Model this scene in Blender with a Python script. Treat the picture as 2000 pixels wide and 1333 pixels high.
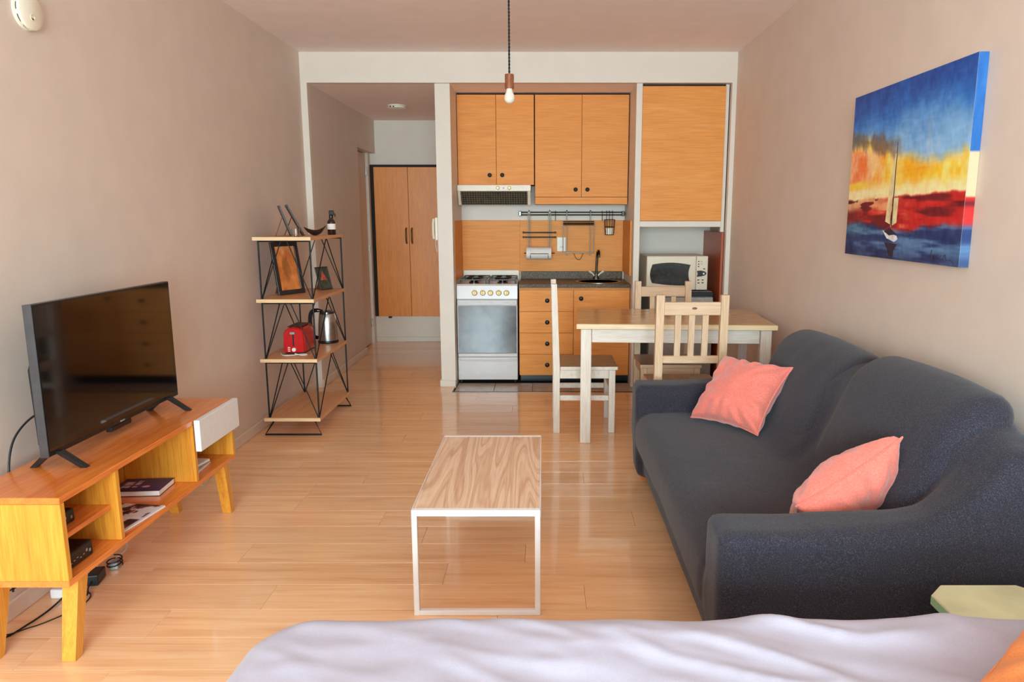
import bpy, bmesh, math, random
import numpy as np
from mathutils import Vector, Matrix, Euler

random.seed(7)
rng = np.random.RandomState(11)
PI = math.pi
for o in list(bpy.data.objects):
    bpy.data.objects.remove(o)
S = bpy.context.scene
COL = S.collection

# ------------------------------------------------------------------ camera
F_PX, PPX, PPY, HORIZON = 1410.0, 1062.0, 666.0, 422.0
CAM_H = 1.45
cam_d = bpy.data.cameras.new('camera')
cam = bpy.data.objects.new('camera', cam_d)
COL.objects.link(cam)
cam_d.sensor_width = 36.0
cam_d.lens = F_PX / 2000.0 * 36.0
cam_d.shift_x = -(PPX - 1000.0) / 2000.0
cam_d.clip_start = 0.05
pitch = math.atan((PPY - HORIZON) / F_PX)
cam.location = (0, 0, CAM_H)
cam.rotation_euler = (PI / 2 - pitch, 0, 0)
S.camera = cam

# ------------------------------------------------------------------ world, daylight, exposure
W = bpy.data.worlds.new('sky')
S.world = W
W.use_nodes = True
bg = W.node_tree.nodes['Background']
bg.inputs[0].default_value = (0.70, 0.90, 1.0, 1)
bg.inputs[1].default_value = 2.2

REAR_Y = -2.8
WIN_X0, WIN_X1, WIN_Z0, WIN_Z1 = -1.80, 1.25, 0.12, 2.45
ld = bpy.data.lights.new('window_daylight', 'AREA')
ld.shape = 'RECTANGLE'
ld.size = WIN_X1 - WIN_X0
ld.size_y = WIN_Z1 - WIN_Z0
ld.energy = 500
ld.color = (0.66, 0.90, 1.0)
lo = bpy.data.objects.new('window_daylight', ld)
COL.objects.link(lo)
lo.location = ((WIN_X0 + WIN_X1) / 2, REAR_Y - 0.55, (WIN_Z0 + WIN_Z1) / 2 + .35)
lo.rotation_euler = (PI / 2 - math.radians(22), 0, 0)   # sky light falls in from above

S.view_settings.view_transform = 'Standard'
S.view_settings.look = 'None'
S.view_settings.gamma = 1.0
S.view_settings.use_curve_mapping = False
S.view_settings.exposure = 0.21
S.cycles.max_bounces = 14
S.cycles.diffuse_bounces = 9
S.cycles.glossy_bounces = 6


# ------------------------------------------------------------------ helpers: materials
def lin(c):
    r = []
    for v in c[:3]:
        v = v / 255.0
        r.append(v / 12.92 if v <= 0.04045 else ((v + 0.055) / 1.055) ** 2.4)
    return (r[0], r[1], r[2], 1.0)


class NT:
    def __init__(self, name):
        self.m = bpy.data.materials.new(name)
        self.m.use_nodes = True
        self.t = self.m.node_tree
        self.b = self.t.nodes['Principled BSDF']

    def n(self, typ, **kw):
        nd = self.t.nodes.new(typ)
        for k, v in kw.items():
            if k.startswith('i_'):
                nd.inputs[k[2:].replace('_', ' ')].default_value = v
            else:
                setattr(nd, k, v)
        return nd

    def l(self, a, b):
        self.t.links.new(a, b)

    def coords(self, scale=(1, 1, 1), rand=True, loc=(0, 0, 0), rot=(0, 0, 0)):
        tc = self.n('ShaderNodeTexCoord')
        mp = self.n('ShaderNodeMapping')
        mp.inputs['Scale'].default_value = scale
        mp.inputs['Location'].default_value = loc
        mp.inputs['Rotation'].default_value = rot
        if rand:
            oi = self.n('ShaderNodeObjectInfo')
            ml = self.n('ShaderNodeMath', operation='MULTIPLY')
            ml.inputs[1].default_value = 37.0
            self.l(oi.outputs['Random'], ml.inputs[0])
            va = self.n('ShaderNodeVectorMath', operation='ADD')
            self.l(tc.outputs['Object'], va.inputs[0])
            self.l(ml.outputs[0], va.inputs[1])
            self.l(va.outputs[0], mp.inputs['Vector'])
        else:
            self.l(tc.outputs['Object'], mp.inputs['Vector'])
        return mp.outputs['Vector']

    def noise(self, vec, scale=5, detail=4, rough=.5, dist=0):
        nd = self.n('ShaderNodeTexNoise')
        nd.inputs['Scale'].default_value = scale
        nd.inputs['Detail'].default_value = detail
        nd.inputs['Roughness'].default_value = rough
        nd.inputs['Distortion'].default_value = dist
        self.l(vec, nd.inputs['Vector'])
        return nd.outputs['Fac']

    def ramp(self, fac, stops, interp='LINEAR'):
        r = self.n('ShaderNodeValToRGB')
        r.color_ramp.interpolation = interp
        el = r.color_ramp.elements
        while len(el) < len(stops):
            el.new(0.5)
        for e, (p, c) in zip(el, stops):
            e.position = p
            e.color = lin(c) if max(c) > 1.001 else (c[0], c[1], c[2], 1)
        self.l(fac, r.inputs[0])
        return r.outputs[0]

    def mix(self, fac, a, b, mode='MIX'):
        mx = self.n('ShaderNodeMix', data_type='RGBA', blend_type=mode)
        for sock, v in ((mx.inputs[0], fac), (mx.inputs[6], a), (mx.inputs[7], b)):
            if hasattr(v, 'is_linked'):
                self.l(v, sock)
            else:
                sock.default_value = v
        return mx.outputs[2]

    def bump(self, h, strength=.2, dist=.01):
        bp = self.n('ShaderNodeBump')
        bp.inputs['Strength'].default_value = strength
        bp.inputs['Distance'].default_value = dist
        self.l(h, bp.inputs['Height'])
        self.l(bp.outputs[0], self.b.inputs['Normal'])

    def base(self, col):
        if hasattr(col, 'is_linked'):
            self.l(col, self.b.inputs['Base Color'])
        else:
            self.b.inputs['Base Color'].default_value = col

    def set(self, rough=.5, metal=0, spec=.5, coat=0, coat_r=.1, sheen=0):
        self.b.inputs['Roughness'].default_value = rough
        self.b.inputs['Metallic'].default_value = metal
        self.b.inputs['Specular IOR Level'].default_value = spec
        self.b.inputs['Coat Weight'].default_value = coat
        self.b.inputs['Coat Roughness'].default_value = coat_r
        self.b.inputs['Sheen Weight'].default_value = sheen
        return self


def plain(name, c, rough=.5, metal=0, spec=.5, var=.06, scale=30, bump=0, coat=0, sheen=0):
    m = NT(name)
    v = m.coords()
    f = m.noise(v, scale, 3)
    d = tuple(max(0, x * (1 - var)) for x in c)
    u = tuple(min(255, x * (1 + var)) for x in c)
    m.base(m.ramp(f, [(.3, d), (.7, u)]))
    m.set(rough, metal, spec, coat=coat, sheen=sheen)
    if bump:
        m.bump(f, bump, .003)
    return m.m


def wood(name, dark, mid, light, axis='X', stretch=14.0, scale=2.2, rough=.35, coat=0, var=.0, fine=.35, spec=.5, dist=.6):
    """streaky grain that runs along one object axis"""
    m = NT(name)
    sc = {'X': (1, stretch, stretch), 'Y': (stretch, 1, stretch), 'Z': (stretch, stretch, 1)}[axis]
    v = m.coords(sc)
    f1 = m.noise(v, scale, 4, .55, dist)
    sc2 = tuple(s * (6 if s > 1 else 2) for s in sc)
    v2 = m.coords(sc2)
    f2 = m.noise(v2, scale * 1.6, 2, .5)
    c1 = m.ramp(f1, [(.28, dark), (.5, mid), (.72, light)])
    c2 = m.ramp(f2, [(.3, tuple(x * .8 for x in mid)), (.7, tuple(min(255, x * 1.06) for x in light))])
    c = m.mix(fine, c1, c2)
    if var:
        oi = m.n('ShaderNodeObjectInfo')
        hs = m.n('ShaderNodeHueSaturation')
        mr = m.n('ShaderNodeMapRange')
        mr.inputs['To Min'].default_value = 1 - var
        mr.inputs['To Max'].default_value = 1 + var
        m.l(oi.outputs['Random'], mr.inputs['Value'])
        m.l(mr.outputs[0], hs.inputs['Value'])
        m.l(c, hs.inputs['Color'])
        c = hs.outputs[0]
    m.base(c)
    m.set(rough, spec=spec, coat=coat, coat_r=.12)
    m.bump(f2, .06, .002)
    return m.m


M = {}
# paint
M['wall'] = plain('wall_paint', (220, 203, 189), .62, var=.012, scale=6, bump=.05)
M['white'] = plain('white_paint', (226, 214, 199), .5, var=.01, scale=6, bump=.03)
M['ceiling'] = plain('ceiling_paint', (248, 236, 232), .8, var=.01, scale=5)
M['baseboard'] = plain('baseboard_paint', (226, 208, 190), .45, var=.02, scale=8)
M['whitegloss'] = plain('white_enamel', (212, 204, 200), .25, var=.01)
M['whitemetal'] = plain('white_powder_coat', (232, 230, 230), .35, var=.01)
M['cream'] = plain('cream_plastic', (228, 214, 190), .35, var=.01)
M['ivory'] = plain('ivory_plastic', (235, 226, 205), .35, var=.01)
M['black'] = plain('black_plastic', (22, 22, 24), .35, var=.1)
M['blackmetal'] = plain('black_wire', (13, 12, 12), .5, spec=.25, var=.1)
M['darkgap'] = plain('dark_recess', (38, 28, 22), .8, var=.05)
M['chrome'] = plain('chrome', (104, 98, 90), .4, 1.0, var=.02)
M['steel'] = plain('brushed_steel', (178, 174, 168), .3, 1.0, var=.06, scale=60)
M['darkchrome'] = plain('dark_chrome', (70, 66, 62), .2, 1.0, var=.05)
M['brass'] = plain('aged_brass', (150, 120, 70), .35, 1.0, var=.1)
M['goldknob'] = plain('gold_knob', (206, 176, 122), .4, .3, var=.06)
M['cord'] = plain('black_cord', (20, 20, 20), .5, var=.1)
M['whitecord'] = plain('white_cord', (225, 220, 212), .5, var=.03)
M['toast_red'] = plain('red_enamel', (196, 16, 28), .18, var=.03, coat=.6)
M['amber'] = plain('amber_glass', (44, 20, 14), .1, var=.1, coat=.4)
M['paper'] = plain('paper', (236, 230, 222), .8, var=.02)
M['kettle_black'] = plain('kettle_black', (16, 18, 24), .15, var=.1, coat=.4)
M['bowl'] = plain('dark_bowl_glaze', (40, 24, 20), .15, var=.2, coat=.5)
M['frame_dark'] = plain('dark_frame', (40, 34, 32), .4, var=.2, scale=60)
M['easel'] = plain('frame_backing', (120, 66, 42), .6, var=.1)
M['oven_glass'] = plain('oven_glass', (92, 86, 84), .16, var=.2, scale=7, coat=.2)
M['tvscreen'] = plain('tv_screen', (8, 8, 9), .06, var=.02, spec=.9)
M['tvbezel'] = plain('tv_bezel', (24, 24, 26), .3, var=.05)
M['tvtrim'] = plain('tv_side_trim', (96, 98, 102), .3, .8, var=.05)
M['filter'] = plain('grease_filter', (74, 70, 58), .45, .6, var=.2)
M['filterbar'] = plain('grille_bar', (150, 146, 128), .4, .5, var=.1)
M['mwglass'] = plain('microwave_glass', (38, 40, 38), .15, var=.2, coat=.6)
M['silver'] = plain('silver_plastic', (168, 166, 162), .4, .3, var=.05)
M['olivewall'] = M['white']
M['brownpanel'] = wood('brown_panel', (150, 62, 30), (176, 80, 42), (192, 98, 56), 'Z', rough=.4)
M['green'] = plain('pale_green_paint', (214, 212, 172), .55, var=.06, scale=7, bump=.1)
M['pink_l'] = None
# woods
M['beech'] = wood('cabinet_beech', (230, 145, 64), (237, 154, 74), (242, 163, 86), 'X', 9, 1.6, .5, var=.02, fine=.3, spec=.25)
M['beech_v'] = wood('closet_beech', (234, 138, 58), (240, 147, 66), (244, 155, 76), 'Z', 10, 2.0, .35, var=.02)
M['shelf'] = wood('shelf_veneer', (206, 146, 96), (218, 160, 110), (228, 174, 126), 'Y', 12, 2, .4)
M['shelfedge'] = wood('shelf_edge', (226, 186, 136), (236, 198, 150), (240, 206, 160), 'X', 12, 2, .5)
M['pine'] = wood('varnished_pine', (212, 102, 38), (228, 124, 50), (238, 144, 66), 'Y', 9, 2.2, .22, coat=.4, var=.03)
M['pine_v'] = wood('varnished_pine_upright', (200, 114, 36), (222, 146, 46), (232, 164, 62), 'Z', 13, 2.4, .28, coat=.3, var=.03, dist=1.2)
M['whitewash'] = wood('whitewashed_pine', (208, 190, 170), (224, 210, 194), (234, 222, 208), 'Z', 10, 3, .5, var=.02)
M['whitewash_x'] = wood('whitewashed_pine_rail', (208, 190, 170), (224, 210, 194), (234, 222, 208), 'X', 10, 3, .5, var=.02)
M['palewood'] = wood('pale_limed_pine', (198, 156, 116), (214, 176, 138), (226, 192, 156), 'Z', 10, 3, .5, var=.03)
M['palewood_x'] = wood('pale_limed_pine_rail', (198, 156, 116), (214, 176, 138), (226, 192, 156), 'X', 10, 3, .5, var=.03)
M['seatwood'] = wood('worn_seat_wood', (140, 106, 78), (164, 130, 98), (186, 154, 122), 'Y', 9, 3, .35, var=.04)
M['tabletop'] = wood('table_top_pine', (176, 130, 80), (200, 154, 100), (216, 174, 120), 'X', 9, 2.2, .2, coat=.3)
M['tableedge'] = wood('table_edge_pine', (222, 186, 138), (234, 204, 158), (240, 214, 172), 'X', 9, 2.2, .35)
M['holder'] = wood('bulb_holder_wood', (90, 40, 18), (140, 72, 36), (172, 100, 58), 'Z', 6, 14, .45)


def mat_plank():
    m = NT('laminate_plank')
    v = m.coords((1.0, 16, 1))
    f1 = m.noise(v, 1.6, 4, .55, .5)
    v2 = m.coords((2.0, 90, 1))
    f2 = m.noise(v2, 2.0, 2, .5)
    c1 = m.ramp(f1, [(.26, (220, 158, 106)), (.5, (244, 196, 148)), (.74, (250, 208, 164))])
    c2 = m.ramp(f2, [(.3, (230, 174, 124)), (.7, (250, 210, 168))])
    c = m.mix(.4, c1, c2)
    oi = m.n('ShaderNodeObjectInfo')
    hs = m.n('ShaderNodeHueSaturation')
    mr = m.n('ShaderNodeMapRange')
    mr.inputs['To Min'].default_value = .95
    mr.inputs['To Max'].default_value = 1.05
    m.l(oi.outputs['Random'], mr.inputs['Value'])
    m.l(mr.outputs[0], hs.inputs['Value'])
    m.l(c, hs.inputs['Color'])
    m.base(hs.outputs[0])
    m.set(.22, spec=.5, coat=.5, coat_r=.045)
    return m.m


def mat_coffee():
    m = NT('ash_grain_laminate')
    v = m.coords((1, .065, 1), rand=False, loc=(.37, .13, 0))
    n1 = m.noise(v, 6.5, 2, .45, .15)
    ml = m.n('ShaderNodeMath', operation='MULTIPLY')
    ml.inputs[1].default_value = 105.0
    m.l(n1, ml.inputs[0])
    sn = m.n('ShaderNodeMath', operation='SINE')
    m.l(ml.outputs[0], sn.inputs[0])
    ring = m.n('ShaderNodeMath', operation='MULTIPLY')
    m.l(sn.outputs[0], ring.inputs[0])
    ml3 = m.n('ShaderNodeMath', operation='MULTIPLY')
    ml3.inputs[1].default_value = 290.0
    m.l(n1, ml3.inputs[0])
    sn3 = m.n('ShaderNodeMath', operation='SINE')
    m.l(ml3.outputs[0], sn3.inputs[0])
    ad = m.n('ShaderNodeMath', operation='ADD')
    sc3 = m.n('ShaderNodeMath', operation='MULTIPLY')
    sc3.inputs[1].default_value = .55
    m.l(sn3.outputs[0], sc3.inputs[0])
    m.l(sn.outputs[0], ad.inputs[0])
    m.l(sc3.outputs[0], ad.inputs[1])
    mr = m.n('ShaderNodeMapRange')
    mr.inputs['From Min'].default_value = -1.5
    mr.inputs['From Max'].default_value = 1.5
    m.l(ad.outputs[0], mr.inputs['Value'])
    c1 = m.ramp(mr.outputs[0], [(.05, (196, 148, 114)), (.35, (220, 182, 150)), (.75, (236, 206, 178))])
    v2 = m.coords((60, 2.5, 1), rand=False)
    f2 = m.noise(v2, 2, 3, .6)
    c2 = m.ramp(f2, [(.3, (204, 160, 126)), (.7, (240, 212, 184))])
    m.base(m.mix(.4, c1, c2))
    m.set(.42)
    m.bump(f2, .08, .002)
    return m.m


def mat_granite():
    m = NT('speckled_granite')
    v = m.coords(rand=False)
    vo = m.n('ShaderNodeTexVoronoi')
    vo.inputs['Scale'].default_value = 140
    m.l(v, vo.inputs['Vector'])
    f = m.noise(v, 90, 3, .6)
    c1 = m.ramp(vo.outputs['Color'], [(.2, (42, 32, 18)), (.5, (80, 62, 38)), (.8, (146, 116, 82))])
    c2 = m.ramp(f, [(.35, (36, 27, 15)), (.65, (114, 90, 60))])
    m.base(m.mix(.5, c1, c2))
    m.set(.35, spec=.2)
    return m.m


def mat_fabric(name, dark, mid, light, scale=380, rough=.9, bump=.25, sheen=.15):
    m = NT(name)
    v = m.coords(rand=False)
    f = m.noise(v, scale, 2, .7)
    g = m.noise(v, 4, 3, .5)
    c1 = m.ramp(f, [(.3, dark), (.5, mid), (.72, light)])
    c2 = m.ramp(g, [(.3, tuple(x * .94 for x in mid)), (.7, tuple(min(255, x * 1.05) for x in mid))])
    m.base(m.mix(.35, c1, c2))
    m.set(rough, spec=.25, sheen=sheen)
    w = m.noise(v, 7, 4, .6, .6)
    ad = m.n('ShaderNodeMath', operation='ADD')
    sc = m.n('ShaderNodeMath', operation='MULTIPLY')
    sc.inputs[1].default_value = .06
    m.l(f, sc.inputs[0])
    m.l(sc.outputs[0], ad.inputs[0])
    m.l(w, ad.inputs[1])
    m.bump(ad.outputs[0], bump, .012)
    return m.m


def mat_tile():
    m = NT('grey_floor_tile')
    v = m.coords()
    f = m.noise(v, 9, 4, .6)
    m.base(m.ramp(f, [(.3, (166, 148, 132)), (.7, (196, 178, 162))]))
    m.set(.22)
    return m.m


def mat_attr(name, rough=.6, spec=.4):
    m = NT(name)
    a = m.n('ShaderNodeAttribute', attribute_name='Col')
    m.l(a.outputs['Color'], m.b.inputs['Base Color'])
    m.set(rough, spec=spec)
    return m.m


def mat_glass(name, tint=(1, 1, 1), rough=.02):
    m = NT(name)
    m.b.inputs['Base Color'].default_value = (*tint, 1)
    m.b.inputs['Transmission Weight'].default_value = 1.0
    m.b.inputs['Roughness'].default_value = rough
    m.b.inputs['IOR'].default_value = 1.4
    return m.m


def mat_bulb():
    m = NT('frosted_bulb')
    v = m.coords()
    f = m.noise(v, 12, 2)
    m.base(m.ramp(f, [(.3, (232, 222, 204)), (.7, (242, 234, 220))]))
    m.set(.2)
    m.b.inputs['Subsurface Weight'].default_value = .2
    return m.m


M['plank'] = mat_plank()
M['coffee'] = mat_coffee()
M['granite'] = mat_granite()
M['navy'] = mat_fabric('charcoal_navy_jersey', (30, 29, 36), (44, 42, 51), (88, 86, 102), 300)
M['salmon'] = mat_fabric('salmon_velvet', (216, 106, 92), (230, 122, 106), (240, 142, 124), 160, .7, .2, .5)
M['orange'] = mat_fabric('orange_cotton', (226, 132, 66), (238, 146, 80), (244, 160, 96), 220, .85, .15, .1)
M['duvet'] = mat_fabric('lilac_grey_cotton', (176, 174, 192), (182, 180, 198), (188, 187, 205), 260, .85, .12, .1)
M['tile'] = mat_tile()
M['paint'] = mat_attr('acrylic_on_canvas', .55)
M['print'] = mat_attr('printed_paper', .35)
M['glass'] = mat_glass('clear_glass', (.97, .96, .92))
M['bulb'] = mat_bulb()


# ------------------------------------------------------------------ helpers: geometry
class MB:
    def __init__(self):
        self.v, self.f = [], []

    def add(self, vs, fs):
        o = len(self.v)
        self.v += [tuple(p) for p in vs]
        self.f += [tuple(i + o for i in q) for q in fs]
        return self

    def box(self, lo, hi, bev=0.0, mtx=None):
        x0, y0, z0 = lo
        x1, y1, z1 = hi
        b = min(bev, (x1 - x0) * .45, (y1 - y0) * .45, (z1 - z0) * .45)
        if b <= 0:
            vs = [(x, y, z) for x in (x0, x1) for y in (y0, y1) for z in (z0, z1)]
            fs = [(0, 1, 3, 2), (4, 6, 7, 5), (0, 4, 5, 1), (2, 3, 7, 6), (0, 2, 6, 4), (1, 5, 7, 3)]
        else:
            bm = bmesh.new()
            bmesh.ops.create_cube(bm, size=1)
            for q in bm.verts:
                q.co = Vector((x0 + (q.co.x + .5) * (x1 - x0), y0 + (q.co.y + .5) * (y1 - y0), z0 + (q.co.z + .5) * (z1 - z0)))
            bmesh.ops.bevel(bm, geom=bm.edges[:], offset=b, segments=2 if b > .004 else 1, affect='EDGES', profile=.5)
            bm.verts.index_update()
            vs = [q.co.copy() for q in bm.verts]
            fs = [[q.index for q in fc.verts] for fc in bm.faces]
            bm.free()
        if mtx is not None:
            vs = [mtx @ Vector(q) for q in vs]
        return self.add(vs, fs)

    def loft(self, rings, close=True, caps=True):
        n = len(rings[0])
        vs = [p for r in rings for p in r]
        fs = []
        for k in range(len(rings) - 1):
            for i in range(n if close else n - 1):
                j = (i + 1) % n
                fs.append((k * n + i, k * n + j, (k + 1) * n + j, (k + 1) * n + i))
        if caps:
            fs.append(tuple(range(n - 1, -1, -1)))
            fs.append(tuple((len(rings) - 1) * n + i for i in range(n)))
        return self.add(vs, fs)

    def tube(self, pts, r, n=8, caps=True, closed=False):
        P = [Vector(p) for p in pts]
        rings = []
        up = None
        m = len(P)
        for i, p in enumerate(P):
            if closed:
                t = (P[(i + 1) % m] - P[i - 1])
            else:
                t = (P[min(i + 1, m - 1)] - P[max(i - 1, 0)])
            t.normalize()
            if up is None:
                up = Vector((0, 0, 1)) if abs(t.z) < .9 else Vector((1, 0, 0))
            a = up - t * up.dot(t)
            if a.length < 1e-5:
                a = Vector((1, 0, 0)) - t * t.x
            a.normalize()
            up = a
            b = t.cross(a)
            rr = r[i] if isinstance(r, (list, tuple)) else r
            rings.append([p + (a * math.cos(2 * PI * k / n) + b * math.sin(2 * PI * k / n)) * rr for k in range(n)])
        if closed:
            rings.append(rings[0])
        return self.loft(rings, True, caps and not closed)

    def lathe(self, prof, c=(0, 0, 0), n=28, axis='Z', sx=1, sy=1):
        rings = []
        for r, h in prof:
            ring = []
            for k in range(n):
                a = 2 * PI * k / n
                x, y = r * math.cos(a) * sx, r * math.sin(a) * sy
                if axis == 'Z':
                    q = (c[0] + x, c[1] + y, c[2] + h)
                elif axis == 'Y':
                    q = (c[0] + x, c[1] + h, c[2] + y)
                else:
                    q = (c[0] + h, c[1] + x, c[2] + y)
                ring.append(q)
            rings.append(ring)
        return self.loft(rings)

    def prism(self, poly, a, b, axis='Z'):
        def pt(p, h):
            return (p[0], p[1], h) if axis == 'Z' else ((p[0], h, p[1]) if axis == 'Y' else (h, p[0], p[1]))
        return self.loft([[pt(p, a) for p in poly], [pt(p, b) for p in poly]])

    def mesh(self, name, smooth=False):
        me = bpy.data.meshes.new(name)
        me.from_pydata(self.v, [], self.f)
        bm = bmesh.new()
        bm.from_mesh(me)
        bmesh.ops.recalc_face_normals(bm, faces=bm.faces)
        bm.to_mesh(me)
        bm.free()
        if smooth:
            me.shade_smooth()
            try:
                me.set_sharp_from_angle(angle=math.radians(38))
            except Exception:
                pass
        return me

    def build(self, name, mat, parent=None, smooth=False, loc=None):
        o = bpy.data.objects.new(name, self.mesh(name, smooth))
        COL.objects.link(o)
        o.data.materials.append(M[mat] if isinstance(mat, str) else mat)
        if parent is not None:
            o.parent = parent
        if loc is not None:
            o.location = loc
        return o


def box(name, lo, hi, mat, parent=None, bev=.0):
    return MB().box(lo, hi, bev).build(name, mat, parent)


def tag(o, label, cat=None, group=None, kind=None):
    if label:
        o['label'] = label
    if cat:
        o['category'] = cat
    if group:
        o['group'] = group
    if kind:
        o['kind'] = kind
    return o


def thing(name, label, cat, loc=(0, 0, 0), rz=0, group=None):
    o = bpy.data.objects.new(name, None)
    COL.objects.link(o)
    o.empty_display_size = .1
    o.location = loc
    o.rotation_euler = (0, 0, rz)
    return tag(o, label, cat, group)


def struct(o, label=None):
    return tag(o, label, None, None, 'structure')


def copy_tree(o, parent=None):
    kids = list(o.children)
    c = o.copy()
    COL.objects.link(c)
    c.parent = parent
    for k in kids:
        copy_tree(k, c)
    return c


def spline(pts, n=8):
    """Catmull-Rom through the points"""
    P = [Vector(p) for p in pts]
    P = [P[0] * 2 - P[1]] + P + [P[-1] * 2 - P[-2]]
    out = []
    for i in range(1, len(P) - 2):
        for k in range(n):
            t = k / n
            a, b, c, d = P[i - 1], P[i], P[i + 1], P[i + 2]
            out.append(.5 * ((2 * b) + (c - a) * t + (2 * a - 5 * b + 4 * c - d) * t * t + (3 * b - a - 3 * c + d) * t ** 3))
    out.append(P[-2])
    return out


def vnoise(x, y, seed=0):
    """value noise for numpy arrays"""
    xi, yi = np.floor(x).astype(int), np.floor(y).astype(int)
    xf, yf = x - xi, y - yi
    u, v = xf * xf * (3 - 2 * xf), yf * yf * (3 - 2 * yf)

    def h(a, b):
        n = (a * 374761393 + b * 668265263 + seed * 1442695041) & 0xffffffff
        n = ((n ^ (n >> 13)) * 1274126177) & 0xffffffff
        return ((n ^ (n >> 16)) & 0xffff) / 65535.0
    return (h(xi, yi) * (1 - u) + h(xi + 1, yi) * u) * (1 - v) + (h(xi, yi + 1) * (1 - u) + h(xi + 1, yi + 1) * u) * v


def fbm(x, y, seed=0, oct=4):
    s, a, t = 0, .5, 0
    for k in range(oct):
        s = s + a * vnoise(x * 2 ** k, y * 2 ** k, seed + k * 17)
        t += a
        a *= .5
    return s / t


def smooth01(e0, e1, x):
    t = np.clip((x - e0) / (e1 - e0), 0, 1)
    return t * t * (3 - 2 * t)


def set_colors(o, rgb):
    """rgb: (nverts,3) sRGB 0..255 -> linear colour attribute"""
    c = np.asarray(rgb, float) / 255.0
    c = np.where(c <= .04045, c / 12.92, ((c + .055) / 1.055) ** 2.4)
    at = o.data.color_attributes.new('Col', 'FLOAT_COLOR', 'POINT')
    at.data.foreach_set('color', np.concatenate([c, np.ones((len(c), 1))], 1).astype(np.float32).ravel())


def picture(name, fn, O, U, V, nu, nv, mat, parent=None):
    """flat printed sheet: O origin (lower left), U and V edge vectors; fn(u,v)->rgb"""
    O, U, V = Vector(O), Vector(U), Vector(V)
    vs, fs = [], []
    for j in range(nv + 1):
        for i in range(nu + 1):
            vs.append(O + U * (i / nu) + V * (j / nv))
    for j in range(nv):
        for i in range(nu):
            a = j * (nu + 1) + i
            fs.append((a, a + 1, a + nu + 2, a + nu + 1))
    me = bpy.data.meshes.new(name)
    me.from_pydata([tuple(p) for p in vs], [], fs)
    o = bpy.data.objects.new(name, me)
    COL.objects.link(o)
    me.materials.append(M[mat])
    uu, vv = np.meshgrid(np.linspace(0, 1, nu + 1), np.linspace(0, 1, nv + 1))
    set_colors(o, fn(uu.ravel(), vv.ravel()))
    if parent is not None:
        o.parent = parent
    return o


def surface_nets(F, origin, h):
    """isosurface F=0 (negative inside) of a regular grid -> verts, quads"""
    nx, ny, nz = F.shape
    s = F < 0
    off = [(i, j, k) for i in (0, 1) for j in (0, 1) for k in (0, 1)]
    cnt = sum(s[i:nx - 1 + i, j:ny - 1 + j, k:nz - 1 + k].astype(int) for i, j, k in off)
    act = (cnt > 0) & (cnt < 8)
    acc = np.zeros((nx - 1, ny - 1, nz - 1, 3))
    num = np.zeros((nx - 1, ny - 1, nz - 1))
    for a in off:
        for ax in range(3):
            if a[ax] == 1:
                continue
            b = list(a)
            b[ax] = 1
            fa = F[a[0]:nx - 1 + a[0], a[1]:ny - 1 + a[1], a[2]:nz - 1 + a[2]]
            fb = F[b[0]:nx - 1 + b[0], b[1]:ny - 1 + b[1], b[2]:nz - 1 + b[2]]
            cr = (fa < 0) != (fb < 0)
            d = np.where(cr, fa - fb, 1.0)
            t = np.where(cr, fa / d, 0.0)
            for q in range(3):
                acc[..., q] += np.where(cr, (t if q == ax else a[q]), 0)
            num += cr
    idx = -np.ones(act.shape, int)
    I = np.argwhere(act)
    idx[act] = np.arange(len(I))
    P = (I + acc[act] / num[act][:, None]) * h + np.asarray(origin)
    faces = []
    for ax in range(3):
        o1, o2 = [(1, 2), (2, 0), (0, 1)][ax]
        sl0 = [slice(1, n - 1) for n in F.shape]
        sl1 = [slice(1, n - 1) for n in F.shape]
        sl0[ax] = slice(0, F.shape[ax] - 1)
        sl1[ax] = slice(1, F.shape[ax])
        a, b = s[tuple(sl0)], s[tuple(sl1)]
        E = np.argwhere(a != b)
        if not len(E):
            continue
        base = E.copy()
        base[:, o1] += 1
        base[:, o2] += 1
        flip = a[tuple(E.T)]
        def cell(d1, d2):
            q = base.copy()
            q[:, o1] += d1
            q[:, o2] += d2
            return idx[tuple(q.T)]
        q = np.stack([cell(-1, -1), cell(0, -1), cell(0, 0), cell(-1, 0)], 1)
        q[~flip] = q[~flip][:, ::-1]
        faces.append(q)
    return P, np.concatenate(faces)


def sdf_object(name, fn, lo, hi, h, mat, parent=None, smooth_iter=2):
    ax = [np.arange(lo[i] - 2 * h, hi[i] + 3 * h, h) for i in range(3)]
    X, Y, Z = np.meshgrid(*ax, indexing='ij')
    P, Q = surface_nets(fn(X, Y, Z), [a[0] for a in ax], h)
    me = bpy.data.meshes.new(name)
    me.from_pydata(P.tolist(), [], Q.tolist())
    me.shade_smooth()
    o = bpy.data.objects.new(name, me)
    COL.objects.link(o)
    me.materials.append(M[mat])
    if smooth_iter:
        md = o.modifiers.new('relax', 'SMOOTH')
        md.factor = .5
        md.iterations = smooth_iter
    if parent is not None:
        o.parent = parent
    return o


def sd_box(X, Y, Z, lo, hi, r):
    q = [np.abs(A - (a + b) / 2) - (b - a) / 2 + r for A, a, b in zip((X, Y, Z), lo, hi)]
    out = np.sqrt(sum(np.maximum(t, 0) ** 2 for t in q))
    return out + np.minimum(np.maximum(np.maximum(q[0], q[1]), q[2]), 0) - r


def smin(a, b, k):
    h = np.clip(.5 + .5 * (b - a) / k, 0, 1)
    return b * (1 - h) + a * h - k * h * (1 - h)


# ------------------------------------------------------------------ room shell
XL, XR = -1.946, 1.544          # living-room side walls
YB = 6.035                      # plane of the header beam
ZC = 2.735                      # living-room ceiling
ZH = 2.502                      # lower ceiling over hall and kitchen
XH = -1.895                     # hall left wall
YE = 8.344                      # hall end wall
YK = 6.78                       # kitchen back wall
T = .12

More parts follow.
